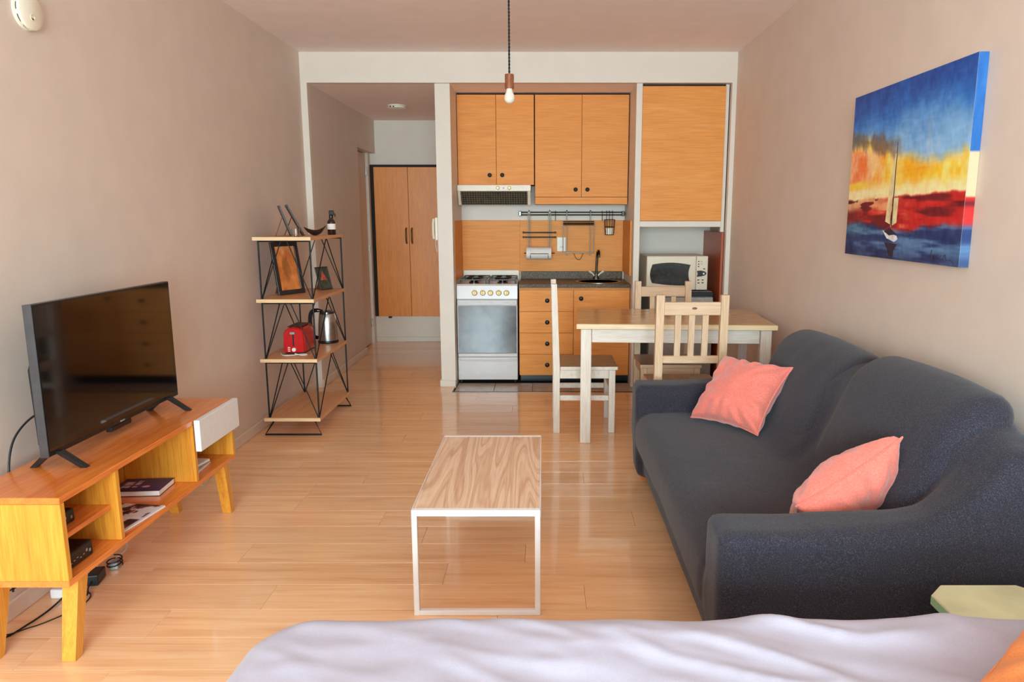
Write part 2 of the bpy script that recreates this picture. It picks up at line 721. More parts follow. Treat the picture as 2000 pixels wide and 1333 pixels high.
# floor: sub-floor slab with laminate planks and kitchen tiles laid on it
fl = struct(box('floor', (XL - T, REAR_Y - T, -.12), (XR + T, YE + .3, -.012), 'darkgap'), 'laminate plank floor with a strip of tiles at the kitchen')
PW = .1835
PL = 1.22
known = {2.49: -1.06, 2.3065: -1.39, 2.6735: -.405, 2.857: -.08, 3.591: -1.245, 3.7745: -.997, 3.958: -1.43, 2.123: -.5, 1.9395: -1.40}
plank_cache = {}


def plank(x0, x1, y0, y1):
    key = (round(x1 - x0, 3), round(y1 - y0, 3))
    if key not in plank_cache:
        mb = MB().box((0, 0, -.012), (key[0], key[1], 0), 0)
        g = .0008
        mb = MB()
        a, b = key
        top = [(g, g, 0), (a - g, g, 0), (a - g, b - g, 0), (g, b - g, 0)]
        mid = [(0.0004, 0.0004, -.0012), (a - .0004, .0004, -.0012), (a - .0004, b - .0004, -.0012), (.0004, b - .0004, -.0012)]
        bot = [(.0004, .0004, -.012), (a - .0004, .0004, -.012), (a - .0004, b - .0004, -.012), (.0004, b - .0004, -.012)]
        mb.loft([bot, mid, top])
        me = mb.mesh('plank')
        me.materials.append(M['plank'])
        plank_cache[key] = me
    o = bpy.data.objects.new('plank', plank_cache[key])
    COL.objects.link(o)
    o.parent = fl
    o.location = (x0, y0, 0)


row0 = 2.49 - 21 * PW
YT = 5.87                        # edge of the kitchen tiles
r = 0
while True:
    y0 = row0 + r * PW
    if y0 >= YE:
        break
    y1 = min(y0 + PW, YE)
    y0c = max(y0, REAR_Y)
    seam = None
    for k, v in known.items():
        if abs(k - y0) < .03:
            seam = v
    if seam is None:
        seam = random.uniform(-1.3, 0)
    segs = [(XL, XR)]
    if y0 > YB - .05:
        segs = [(-2.1, -.82)]
    elif y0 + PW > YT + .001:
        # row cut around the tiles
        segs = [(XL, -.765)] if y0 >= YT else [(XL, XR)]
        if y0 < YT:
            y1 = YT
    for (a, b) in segs:
        s = seam - 3 * PL
        cuts = [a]
        while s < b:
            if s > a + .12 and s < b - .12:
                cuts.append(s)
            s += PL
        cuts.append(b)
        for c0, c1 in zip(cuts[:-1], cuts[1:]):
            if y1 - y0c > .01:
                plank(c0, c1, y0c, y1)
    if y0 < YT - .001 and y0 + PW > YT + .001:
        # remaining narrow strip in the hall
        if YT + .0 < y0 + PW:
            plank(XL, -.765, YT, y0 + PW)
    r += 1
tile_x = [-.748, -.422, -.096, .230, .556, .882, 1.208, 1.534]
for i in range(len(tile_x) - 1):
    for (a, b) in ((YT + .012, 6.20), (6.203, 6.53)):
        if b > 6.3 and tile_x[i] < .7:
            continue
        t = MB().box((tile_x[i] + .0015, a, -.012), (tile_x[i + 1] - .0015, b, .001), .001).build('floor_tile', 'tile', fl)
tr = MB().box((-.765, YT - .004, -.01), (1.53, YT + .012, .005), .002).build('threshold_strip', 'darkchrome', fl)

struct(box('wall_left', (XL - T, REAR_Y - T, -.1), (XL, YB, ZC + .1), 'wall'), 'plain beige left wall of the living room')
struct(box('wall_right', (XR, REAR_Y - T, -.1), (XR + T, YE + .3, ZC + .1), 'wall'), 'plain beige right wall')
struct(box('ceiling', (XL - T, REAR_Y - T, ZC), (XR + T, YB + .02, ZC + .12), 'ceiling'), 'living room ceiling')
struct(box('ceiling_hall', (XL - T, YB + .06, ZH), (XR + T, YE + .3, ZH + .2), 'ceiling'), 'lower ceiling over hall and kitchen')
# header beam with narrow pilasters
mb = MB()
poly = [(XL, 0), (XH, 0), (XH, ZH), (XR - .035, ZH), (XR - .035, 0), (XR, 0), (XR, ZC), (XL, ZC)]
mb.prism(poly, YB, YB + .06, 'Y')
struct(mb.build('trim_1', 'white'), 'white header beam and narrow pilasters around the kitchen opening')
# hall
struct(box('wall_hall', (XL - T, YB + .06, -.1), (XH, 7.57, ZH), 'wall'), 'beige left wall of the entrance hall')
struct(box('trim_2', (XL - T, 7.57, 2.143), (XH, YE, ZH), 'wall'), 'wall piece above the hall door')
struct(box('wall_back', (-2.3, YE, -.1), (-.75, YE + .12, ZH), 'white'), 'white end wall of the hall')
struct(box('wall_partition', (-.88, 6.075, -.1), (-.758, YE, ZH), 'white'), 'white partition between hall and kitchen')
struct(box('wall_kitchen', (-.758, YK, -.1), (XR, YK + .12, ZH), 'white'), 'white back wall of the kitchen recess')
struct(box('wall_niche', (.748, 6.065, -.1), (.796, YK, ZH), 'white'), 'white divider between sink counter and niche')
# hall door in its recess
dr = struct(box('door_1', (-2.02, 7.60, .012), (-1.985, 8.24, 2.13), 'wall'), 'hall door leaf in its recess')
struct(box('wall_recess', (-2.14, 7.57, -.1), (-2.03, YE, 2.143), 'wall'))
struct(box('trim_3', (-2.03, 8.24, 0), (-1.955, YE, 2.143), 'white'), 'white jamb of the hall door')
for z in (1.94, 1.09, .24):
    h = MB().lathe([(.009, -.045), (.009, .045)], (-1.975, 8.232, z), 12).box((-1.984, 8.20, z - .04), (-1.979, 8.232, z + .04)).build('hinge', 'steel', dr, True)
# rear wall with the window the daylight comes through
mb = MB()
mb.box((XL, REAR_Y - T, -.1), (WIN_X0, REAR_Y, ZC))
mb.box((WIN_X1, REAR_Y - T, -.1), (XR, REAR_Y, ZC))
mb.box((WIN_X0, REAR_Y - T, -.1), (WIN_X1, REAR_Y, WIN_Z0))
mb.box((WIN_X0, REAR_Y - T, WIN_Z1), (WIN_X1, REAR_Y, ZC))
struct(mb.build('wall_rear', 'wall'), 'rear wall around the big window')
wf = struct(MB().box((WIN_X0, REAR_Y - .09, WIN_Z0), (WIN_X0 + .05, REAR_Y - .03, WIN_Z1)).build('window_1', 'whitemetal'), 'big window behind the viewer')
MB().box((WIN_X1 - .05, REAR_Y - .09, WIN_Z0), (WIN_X1, REAR_Y - .03, WIN_Z1)).build('window_frame', 'whitemetal', wf)
MB().box((WIN_X0 + .05, REAR_Y - .09, WIN_Z0), (WIN_X1 - .05, REAR_Y - .03, WIN_Z0 + .05)).build('window_frame', 'whitemetal', wf)
MB().box((WIN_X0 + .05, REAR_Y - .09, WIN_Z1 - .05), (WIN_X1 - .05, REAR_Y - .03, WIN_Z1)).build('window_frame', 'whitemetal', wf)
MB().box((-.30, REAR_Y - .09, WIN_Z0 + .05), (-.25, REAR_Y - .03, WIN_Z1 - .05)).build('window_frame', 'whitemetal', wf)


def baseboard(name, lo, hi, mat='baseboard'):
    return struct(MB().box(lo, hi, .006).build(name, mat))


baseboard('baseboard_left', (XL, REAR_Y, 0), (XL + .014, YB - .001, .07))
baseboard('baseboard_hall', (XH, YB + .002, 0), (XH + .014, 7.585, .07))
baseboard('baseboard_right', (XR - .014, REAR_Y, 0), (XR, YB - .001, .07))
baseboard('baseboard_back', (-1.955, YE - .014, 0), (-.882, YE, .058), 'white')
baseboard('baseboard_partition', (-.893, 6.06, 0), (-.757, 6.0745, .058), 'white')
baseboard('baseboard_partition_side', (-.894, 6.0745, 0), (-.8805, YE - .015, .058), 'white')

# ------------------------------------------------------------------ hall closet
t = thing('hall_closet', 'built-in hall closet with two tall orange wooden doors and bronze handles', 'closet', (-1.42, YE - .001, .303))
L = lambda x, y, z: (x + 1.42, y - (YE - .001), z - .303)
cl = MB()
cl.box(L(-1.955, YE - .028, .303), L(-1.915, YE - .001, 2.02), .002)
cl.box(L(-1.915, YE - .028, 1.995), L(-1.08, YE - .001, 2.02), .002)
cl.build('frame', 'darkgap', t)
for (a, b, hx) in ((-1.913, -1.533, -1.563), (-1.529, -1.12, -1.498)):
    d = MB().box(L(a, YE - .034, .303), L(b, YE - .003, 1.993), .002).build('door', 'beech_v', t)
    pts = [L(hx, YE - .035, 1.145), L(hx, YE - .058, 1.16), L(hx, YE - .066, 1.195), L(hx, YE - .068, 1.23), L(hx, YE - .066, 1.265), L(hx, YE - .058, 1.30), L(hx, YE - .035, 1.315)]
    MB().tube(spline(pts, 5), .010, 8).build('handle', 'brass', d, True)
box('door_stop', L(-1.80, YE - .05, .283), L(-1.765, YE - .01, .302), 'black', t, .003)

# intercom on the partition
t = thing('intercom', 'white intercom handset on the hall side of the white partition', 'intercom', (-.8805, 6.12, 1.25)); t.scale = (.68, 1, 1)
MB().box((-.035, -.05, 0), (-.0005, .05, .19), .008).build('wall_plate', 'ivory', t)
MB().tube(spline([(-.052, -.02, .012), (-.062, -.02, .05), (-.062, -.02, .14), (-.052, -.02, .178)], 5), .016, 8).build('handset', 'ivory', t, True)
MB().tube(spline([(-.04, .0, .0), (-.04, .01, -.06), (-.03, .03, -.1), (-.02, .03, -.03), (-.02, .03, .005)], 6), .0035, 6).build('cord', 'whitecord', t, True)


def detector(name, label, loc, axis):
    t = thing(name, label, 'smoke detector', loc)
    prof = [(.0, 0), (.088, 0), (.088, .010), (.080, .014), (.080, .018), (.088, .022), (.086, .034), (.070, .042), (.0, .044)]
    prof = [(max(r, 1e-4), h) for r, h in prof]
    if axis == 'X':
        MB().lathe(prof, (0, 0, 0), 36, 'X').build('housing', 'ivory', t, True)
        for k in range(9):
            a0 = 2 * PI * k / 9
            pts = [(.016, .0815 * math.cos(a0 + s * .11), .0815 * math.sin(a0 + s * .11)) for s in range(5)]
            MB().tube(pts, .0022, 5).build('vent_slot', 'black', t)
        MB().lathe([(.012, .043), (.017, .043), (.017, .0455), (.012, .0455), (.012, .043)], (0, -.01, -.03), 24, 'X').build('test_button', 'cream', t, True)
    else:
        MB().lathe([(r, -h * .8) for r, h in prof], (0, 0, 0), 36, 'Z').build('housing', 'ivory', t, True)
        for x in (-.045, -.015):
            MB().lathe([(.0001, -.001), (.007, -.001), (.007, .001), (.0001, .001)], (x, -.087, -.022), 10, 'Y').build('vent_hole', 'black', t)
    return t


detector('smoke_detector', 'round white smoke detector high on the left wall', (XL, 2.875, 2.205), 'X').scale = (.8, .76, .76)
detector('smoke_detector', 'small flat white detector on the hall ceiling', (-1.416, 7.24, ZH), 'Z')

# ------------------------------------------------------------------ kitchen
def knob(parent, x, y, z, r=.017, mat='black'):
    return MB().lathe([(.0001, 0), (r * .5, 0), (r * .45, -.012), (r, -.016), (r, -.022), (r * .7, -.027), (.0001, -.028)], (x, y, z), 18, 'Y').build('knob', mat, parent, True)


def wall_cabinet(label, x0, x1, z0, z1, split, door_z0, knob_z, knobs):
    t = thing('wall_cabinet', label, 'cabinet', ((x0 + x1) / 2, 6.64, z0))
    ox, oy, oz = t.location
    L = lambda x, y, z: (x - ox, y - oy, z - oz)
    MB().box(L(x0, 6.52, z0), L(x1, YK - .002, z1)).build('body', 'darkgap', t)
    for (a, b), kx in zip(((x0 + .003, split - .0015), (split + .0015, x1 - .003)), knobs):
        d = MB().box(L(a, 6.5, door_z0), L(b, 6.519, z1 - .012), .0015).build('door', 'beech', t)
        kn = knob(d, *L(kx, 6.5, knob_z), .018, 'blackmetal')
    return t, L


tc1, _ = wall_cabinet('orange wooden two-door wall cabinet above the cooker hood', -.756, -.083, 1.722, 2.496, -.416, 1.722, 1.805, (-.474, -.364))
tc2, L = wall_cabinet('orange wooden two-door wall cabinet above the utensil rail', -.079, .742, 1.553, 2.496, .332, 1.618, 1.681, (.280, .384))
MB().box(L(-.076, 6.5, 1.553), L(.739, 6.519, 1.615), .0015).build('bottom_rail', 'beech', tc2)

# cooker hood
t = thing('cooker_hood', 'cream under-cabinet cooker hood with a dark mesh filter', 'hood', (-.434, 6.6, 1.548))
L = lambda x, y, z: (x + .434, y - 6.6, z - 1.548)
MB().box(L(-.755, 6.42, 1.664), L(-.113, YK - .003, 1.719), .004).build('canopy', 'cream', t)
for x0, x1, taper in ((-.752, -.728, 1), (-.142, -.116, -1)):
    pf = [(6.425, 1.664), (6.50, 1.548), (6.52, 1.548), (6.60, 1.664)]
    MB().prism([(y - 6.6, z - 1.548) for y, z in pf], x0 + .434, x1 + .434, 'X').build('side_cheek', 'cream', t)
mb = MB()
n0, n1 = (6.45, 1.66), (6.535, 1.552)
mb.prism([(y - 6.6, z - 1.548) for y, z in ((6.455, 1.664), (6.54, 1.55), (6.60, 1.55), (6.60, 1.664))], -.727 + .434, -.143 + .434, 'X')
mb.build('filter', 'filter', t)
mb = MB()
for k in range(27):
    x = -.72 + .434 + k * (.57 / 26)
    mb.tube([(x, 6.452 - 6.6, 1.66 - 1.548), (x, 6.537 - 6.6, .004)], .0016, 4)
for k in range(7):
    s = k / 6
    y, z = 6.451 + .0855 * s - 6.6, 1.658 - .106 * s - 1.548
    mb.tube([(-.727 + .434, y, z), (-.143 + .434, y, z)], .0016, 4)
g = mb.build('filter_grille', 'filterbar', t)
g['kind'] = 'stuff'
for x in (-.40, -.30):
    MB().lathe([(.0001, 0), (.016, 0), (.015, -.008), (.011, -.012), (.0001, -.012)], L(x, 6.42, 1.692), 18, 'Y').build('switch_knob', 'goldknob', t, True)
MB().lathe([(.0001, 0), (.005, 0), (.005, -.002), (.0001, -.002)], L(-.35, 6.42, 1.692), 10, 'Y').build('indicator', 'black', t)

# backsplash panels
for label, x0, x1, z0 in (('orange wooden backsplash panel behind the white stove', -.756, -.2208, .90),
                          ('orange wooden backsplash panel behind the sink counter', -.2202, .735, .9425)):
    tag(MB().box((x0, YK - .016, z0), (x1, YK - .001, 1.413), .001).build('backsplash_panel', 'beech'), label, 'backsplash')
tag(MB().box((.736, 6.21, .9425), (.7475, YK - .002, 1.413), .001).build('backsplash_panel', 'beech'), 'narrow wooden side panel to the right of the sink', 'backsplash')
tag(MB().box((-.7575, 6.21, .90), (-.7565, YK - .017, 1.413)).build('backsplash_panel', 'beech'), 'thin wooden side panel on the partition beside the stove', 'backsplash')

# base cabinet
t = thing('base_cabinet', 'orange kitchen base cabinet with four drawers and one door', 'cabinet', (.265, 6.5, .001))
L = lambda x, y, z: (x - .265, y - 6.5, z - .001)
MB().box(L(-.213, 6.226, .07), L(.744, YK - .003, .735)).box(L(-.213, 6.226, .735), L(.744, 6.25, .8405)).build('body', 'beech', t)
MB().box(L(-.205, 6.29, .001), L(.744, YK - .003, .0695)).build('toe_kick', 'black', t)
for k in range(4):
    z1 = .822 - k * .1885
    d = MB().box(L(-.211, 6.205, z1 - .186), L(.256, 6.225, z1), .002).build('drawer', 'beech', t)
    knob(d, *L(.030, 6.205, z1 - .09), .019)
d = MB().box(L(.260, 6.205, .0705), L(.742, 6.225, .822), .002).build('door', 'beech', t)
knob(d, *L(.322, 6.205, .75), .019)

# countertop with a round sink cut-out
t = thing('countertop', 'speckled dark granite countertop with upstand', 'countertop', (.265, 6.48, .842))
cx, cy, cr = .49 - .265, 6.475 - 6.48, .185
x0, x1, y0, y1 = -.2135 - .265, .747 - .265, 6.19 - 6.48, YK - .018 - 6.48
angs = sorted([2 * PI * k / 48 for k in range(48)] + [math.atan2(y - cy, x - cx) % (2 * PI) for x in (x0, x1) for y in (y0, y1)])
inn, out = [], []
for a in angs:
    ca, sa = math.cos(a), math.sin(a)
    tt = min([(x1 - cx) / ca if ca > 1e-9 else ((x0 - cx) / ca if ca < -1e-9 else 1e9),
              (y1 - cy) / sa if sa > 1e-9 else ((y0 - cy) / sa if sa < -1e-9 else 1e9)])
    inn.append((cx + cr * ca, cy + cr * sa))
    out.append((cx + tt * ca, cy + tt * sa))
mb = MB()
R = lambda ps, z: [(p[0], p[1], z) for p in ps]
mb.loft([R(inn, 0), R(inn, .03), R(out, .03), R(out, 0), R(inn, 0)], True, False)
mb.build('slab', 'granite', t)
MB().box((x0, y1, -.0), (x1 - .012, y1 + .0165, .10), .002).build('upstand', 'granite', t)
# sink
t = thing('sink', 'round stainless steel sink set in the granite counter', 'sink', (.49, 6.475, .872))
MB().lathe([(.205, .0005), (.205, .003), (.183, .004), (.176, -.004), (.165, -.09), (.13, -.115), (.0001, -.118), (.0001, -.120), (.133, -.118), (.169, -.092), (.180, -.005), (.183, .0005)], (0, 0, 0), 40).build('bowl', 'steel', t, True)
MB().lathe([(.0001, -.1175), (.028, -.1175), (.028, -.115), (.0001, -.1155)], (0, 0, 0), 18).build('drain', 'darkchrome', t, True)
# faucet
t = thing('faucet', 'tall gooseneck mixer faucet with two lever handles behind the sink', 'faucet', (.487, 6.715, .8722))
MB().lathe([(.0001, 0), (.028, 0), (.028, .012), (.020, .03), (.018, .05), (.0001, .05)], (0, 0, 0), 20).build('base', 'chrome', t, True)
MB().tube(spline([(0, 0, .045), (.004, -.0, .15), (.008, -.004, .23), (.013, -.03, .262), (.016, -.07, .262), (.017, -.095, .235), (.017, -.098, .205)], 7), .0105, 10).build('spout', 'darkchrome', t, True)
for s in (-1, 1):
    MB().tube([(s * .014, 0, .03), (s * .034, -.006, .052), (s * .068, -.014, .078)], [.009, .008, .011], 10).build('lever_handle', 'ivory', t, True)

# stove
t = thing('gas_stove', 'white free-standing gas stove with grey oven glass and gold knobs', 'stove', (-.489, 6.47, .001))
L = lambda x, y, z: (x + .489, y - 6.47, z - .001)
MB().box(L(-.750, 6.225, .03), L(-.228, 6.745, .862), .003).build('body', 'whitegloss', t)
for x in (-.73, -.25):
    for y in (6.26, 6.70):
        MB().lathe([(.0001, 0), (.016, 0), (.012, .03), (.0001, .03)], L(x, y, .001), 12).build('foot', 'black', t)
mb = MB()
prof = [(6.226, .747), (6.200, .747), (6.214, .858), (6.226, .872), (6.24, .872)]
mb.prism([(y - 6.47, z - .001) for y, z in prof], -.751 + .489, -.227 + .489, 'X')
cp = mb.build('control_panel', 'whitegloss', t)
for x in (-.596, -.525, -.459, -.388, -.322):
    k = MB().lathe([(.0001, 0), (.026, 0), (.026, -.004), (.021, -.005), (.021, -.018), (.017, -.022), (.0001, -.022)], L(x, 6.206, .798), 22, 'Y').build('knob', 'goldknob', cp, True)
    MB().box(L(x - .003, 6.176, .783), L(x + .003, 6.186, .813), .001).build('pointer', 'cream', k)
dd = MB().box(L(-.750, 6.203, .268), L(-.228, 6.2245, .741), .004).build('oven_door', 'whitegloss', t)
MB().box(L(-.742, 6.2, .272), L(-.236, 6.2035, .685), .001).build('glass', 'oven_glass', dd)
MB().box(L(-.748, 6.188, .690), L(-.230, 6.2025, .738), .008).build('handle', 'whitegloss', dd)
MB().box(L(-.735, 6.184, .709), L(-.243, 6.1875, .721), .001).build('handle_groove', 'silver', dd)
dw = MB().box(L(-.750, 6.203, .03), L(-.228, 6.2245, .232), .004).build('drawer', 'whitegloss', t)
MB().tube(spline([L(-.735, 6.2, .212), L(-.70, 6.193, .205), L(-.49, 6.192, .203), L(-.28, 6.193, .205), L(-.243, 6.2, .212)], 6), .006, 8).build('handle', 'whitegloss', dw, True)
MB().box(L(-.748, 6.206, .236), L(-.230, 6.2245, .264), .002).build('strip', 'whitegloss', t)
MB().box(L(-.748, 6.24, .862), L(-.230, 6.74, .870), .003).build('cooktop', 'whitegloss', t)
MB().box(L(-.748, 6.735, .870), L(-.230, 6.7495, .955), .004).build('back_guard', 'ivory', t)
for gx in (-.615, -.363):
    gr = MB()
    x0, x1, y0, y1 = gx - .115, gx + .115, 6.27, 6.70
    zt = .905
    gr.tube([L(x0, y0, zt), L(x1, y0, zt), L(x1, y1, zt), L(x0, y1, zt)], .006, 6, closed=True)
    for yy in (6.37, 6.60):
        for a in range(4):
            an = PI / 4 + a * PI / 2
            gr.tube([L(gx + .03 * math.cos(an), yy + .03 * math.sin(an), zt + .004), L(gx + .1 * math.cos(an), yy + .1 * math.sin(an), zt)], .005, 5)
    gr.tube([L(x0, 6.485, zt), L(x1, 6.485, zt)], .006, 6)
    for x in (x0, x1):
        for y in (y0, y1):
            gr.tube([L(x, y, zt), L(x, y, .868)], .006, 6)
    gr.build('pan_support', 'black', t, True)
    for yy in (6.37, 6.60):
        MB().lathe([(.0001, 0), (.045, 0), (.045, .008), (.032, .012), (.032, .022), (.0001, .024)], L(gx, yy, .870), 20).build('burner', 'darkchrome', t, True)

# utensil rail and what hangs from it
RY, RZ = 6.715, 1.473
t = thing('utensil_rail', 'dark double metal rail on the white strip above the counter', 'rail', (.255, YK - .001, RZ))
for dz in (-.012, .012):
    MB().tube([(-.475, RY - YK, dz), (.475, RY - YK, dz)], .005, 8).build('rod', 'blackmetal', t, True)
for s in (-1, 1):
    MB().box((s * .472 - .012, RY - YK - .012, -.022), (s * .472 + .012, 0, .022), .004).build('end_bracket', 'darkchrome', t)


def hook(x, label, group=None, drop=.05):
    pts = [(0, .012, .010), (0, .006, .022), (0, -.008, .022), (0, -.012, .01), (0, -.010, -drop * .6), (0, -.010, -drop), (0, -.022, -drop - .012), (0, -.034, -drop)]
    o = MB().tube(spline(pts, 5), .0028, 6).build('hook', 'blackmetal', None, True, (x, RY, RZ))
    return tag(o, label, 'hook', group)


hook(.107, 'empty black hook between paper towel holder and wire rack')
hook(.535, 'empty black hook beside the wire cutlery basket')

t = thing('paper_towel_holder', 'chrome hanging holder with two bars above a paper towel roll', 'holder', (-.04, RY - .014, RZ))
for x in (-.095, .095):
    for dx in (-.008, .008):
        MB().tube([(x + dx, 0, .02), (x + dx, 0, -.05), (x + dx, 0, -.40)], .0035, 6).build('hanger_rod', 'chrome', t, True)
    MB().tube(spline([(x, .016, .0), (x, .014, .024), (x, 0, .026), (x, -.002, .0)], 5), .0045, 6).build('hanger_hook', 'darkchrome', t, True)
for z in (-.171, -.213):
    MB().tube([(-.142, -.008, z), (.142, -.008, z)], .006, 8).build('cross_bar', 'chrome', t, True)
    for s in (-1, 1):
        MB().lathe([(.0001, -.008), (.008, -.006), (.009, 0), (.008, .006), (.0001, .008)], (s * .147, -.008, z), 12, 'X').build('bar_end', 'darkchrome', t, True)
MB().tube([(-.14, -.035, -.358), (.14, -.035, -.358)], .004, 8).build('roll_rod', 'darkchrome', t, True)
MB().tube([(-.08, -.095, -.40), (-.08, -.092, -.36), (.08, -.092, -.36), (.08, -.095, -.40)], .003, 6).build('retaining_wire', 'blackmetal', t, True)
o = MB().lathe([(.018, -.114), (.056, -.114), (.056, .114), (.018, .114), (.018, -.114)], (0, 0, 0), 28, 'X').build('paper_towel_roll', 'paper', None, True, (-.045, RY - .049, 1.115))
tag(o, 'white paper towel roll on the hanging holder', 'paper roll')

t = thing('wire_rack', 'chrome rectangular wire rack hanging from the rail above the faucet side', 'rack', (.319, RY - .014, RZ))
for z, m_ in ((-.072, 'chrome'), (-.088, 'darkchrome'), (-.100, 'chrome')):
    MB().tube([(-.142, -.01, z), (.142, -.01, z)], .005, 8).build('top_bar', m_, t, True)
for x in (-.142, -.108, .108, .142):
    MB().tube([(x, -.006, .02 if abs(x) < .12 else -.07), (x, -.006, -.385 if abs(x) < .12 else -.352)], .0038, 6).build('upright', 'chrome', t, True)
MB().tube([(-.145, -.02, -.355), (.145, -.02, -.355)], .0045, 6).build('bottom_bar', 'darkchrome', t, True)
for x in (-.108, .108):
    MB().tube(spline([(x, .016, 0), (x, .014, .024), (x, 0, .026), (x, -.002, 0)], 5), .0045, 6).build('hanger_hook', 'darkchrome', t, True)
MB().tube(spline([(-.045, -.02, -.357), (-.025, -.024, -.40), (-.008, -.024, -.417), (.012, -.024, -.417), (.025, -.024, -.40), (.045, -.02, -.357)], 5), .0025, 5).build('wire_loop', 'darkchrome', t, True)

t = thing('cutlery_basket', 'small dark wire cutlery basket at the right end of the rail', 'basket', (.600, RY - .045, RZ))
for z, a, b in ((-.055, .048, .034), (-.12, .045, .031), (-.19, .038, .026)):
    MB().tube([(a * math.cos(k * PI / 10), b * math.sin(k * PI / 10), z) for k in range(20)], .0028, 5, closed=True).build('ring_wire', 'darkchrome', t, True)
for k in range(12):
    an = k * PI / 6
    MB().tube([(.048 * math.cos(an), .034 * math.sin(an), -.055), (.045 * math.cos(an), .031 * math.sin(an), -.12), (.038 * math.cos(an), .026 * math.sin(an), -.19)], .002, 5).build('upright_wire', 'darkchrome', t, True)
MB().lathe([(.0001, -.189), (.035, -.189), (.037, -.13), (.034, -.13), (.0001, -.185)], (0, 0, 0), 16, sy=.68).build('inner_cup', 'ivory', t, True)
for x in (-.025, .0, .028):
    MB().tube(spline([(x, .045, .012), (x, .038, .024), (x, .028, .016), (x, .03, -.058)], 5), .0028, 6).build('hanger_hook', 'blackmetal', t, True)

t = thing('wall_outlet', 'white wall outlet on the wooden backsplash behind the wire rack', 'outlet', (.164, YK - .0165, 1.192))
MB().box((-.041, -.008, -.066), (.041, -.0005, .066), .003).build('face_plate', 'ivory', t)
for z in (-.02, .025):
    MB().box((-.022, -.0105, z - .018), (.022, -.0085, z + .018), .002).build('module', 'ivory', t)
for x in (-.009, .009):
    MB().box((x - .002, -.0115, -.03), (x + .002, -.0108, -.016)).build('slot', 'black', t)

# ------------------------------------------------------------------ niche: cabinet, microwave, fridge
t = thing('niche_cabinet', 'tall single orange wooden panel door cabinet above the microwave', 'cabinet', (1.13, 6.4, 1.362))
L = lambda x, y, z: (x - 1.13, y - 6.4, z - 1.362)
MB().box(L(.798, 6.105, 1.41), L(1.50, YK - .003, 2.499)).build('body', 'darkgap', t)
MB().box(L(.799, 6.08, 1.412), L(1.473, 6.104, 2.484), .002).build('door', 'beech', t)
MB().box(L(.797, 6.083, 1.362), L(1.473, YK - .003, 1.4095), .002).build('shelf_board', 'white', t)
MB().box(L(1.474, 6.10, 1.32), L(1.503, 6.14, 2.499)).build('filler_strip', 'white', t)
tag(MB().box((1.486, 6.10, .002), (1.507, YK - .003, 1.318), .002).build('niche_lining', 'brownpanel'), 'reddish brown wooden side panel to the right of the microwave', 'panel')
t = thing('mini_fridge', 'grey silver mini fridge under the microwave', 'fridge', (1.17, 6.4, .001))
MB().box((-.27, -.25, .02), (.272, .30, .815), .008).build('body', 'silver', t)
MB().box((-.27, -.29, .03), (.272, -.252, .77), .008).build('door', 'silver', t)
MB().box((-.27, -.285, .775), (.272, -.252, .812), .004).build('top_trim', 'black', t)
MB().box((-.255, -.305, .45), (-.235, -.291, .70), .004).build('handle', 'black', t)
for x in (-.24, .24):
    for y in (-.22, .27):
        MB().lathe([(.0001, 0), (.015, 0), (.015, .02), (.0001, .02)], (x, y, 0), 10).build('foot', 'black', t)
t = thing('microwave_oven', 'cream microwave oven with a curved dark window on the mini fridge', 'microwave', (1.137, 6.36, .8165))
L = lambda x, z: (x - 1.137, z - .8165)
MB().box((-.262, -.19, .012), (.258, .23, .300), .010).build('body', 'cream', t)
dr_ = MB().box((-.262, -.212, .012), (.158, -.191, .300), .008).build('door', 'cream', t)
top = [(-.215 + .33 * s, .215 + .030 * math.sin(PI * (.15 + .75 * s))) for s in [k / 12 for k in range(13)]]
rig = [(.115 - .022 * math.sin(PI * s), .245 - .19 * s) for s in [k / 8 for k in range(1, 8)]]
botm = [(.115 - .33 * s, .055 - .012 * math.sin(PI * (.1 + .8 * s)) + .02 * s) for s in [k / 12 for k in range(13)]]
lef = [(-.222 - .012 * math.sin(PI * s), .08 + .13 * s) for s in [k / 6 for k in range(1, 6)]]
MB().prism(top + rig + botm + lef, -.2155, -.2118, 'Y').build('window', 'mwglass', dr_)
cpn = MB().box((.160, -.210, .012), (.258, -.191, .300), .006).build('control_panel', 'cream', t)
MB().prism([(.165, .175), (.20, .178), (.232, .170), (.247, .155), (.236, .138), (.20, .128), (.165, .125), (.172, .15)], -.2145, -.2105, 'Y').build('dial_bezel', 'black', cpn)
MB().lathe([(.0001, 0), (.008, 0), (.008, -.006), (.0001, -.006)], (.222, -.2146, .152), 14, 'Y').build('dial', 'ivory', cpn, True)
for x, z, w in ((.172, .255, .012), (.172, .232, .012), (.172, .212, .012), (.218, .192, .016), (.172, .098, .016), (.208, .098, .016), (.172, .072, .02), (.208, .074, .018), (.195, .255, .014), (.195, .235, .016)):
    MB().box((x, -.2125, z - .004), (x + w, -.2105, z + .004), .001).build('button', 'silver' if z > .22 and x > .19 else 'mwglass', cpn)
for x in (-.23, .23):
    for y in (-.17, .2):
        MB().lathe([(.0001, 0), (.012, 0), (.012, .012), (.0001, .012)], (x, y, -.0005), 10).build('foot', 'black', t)
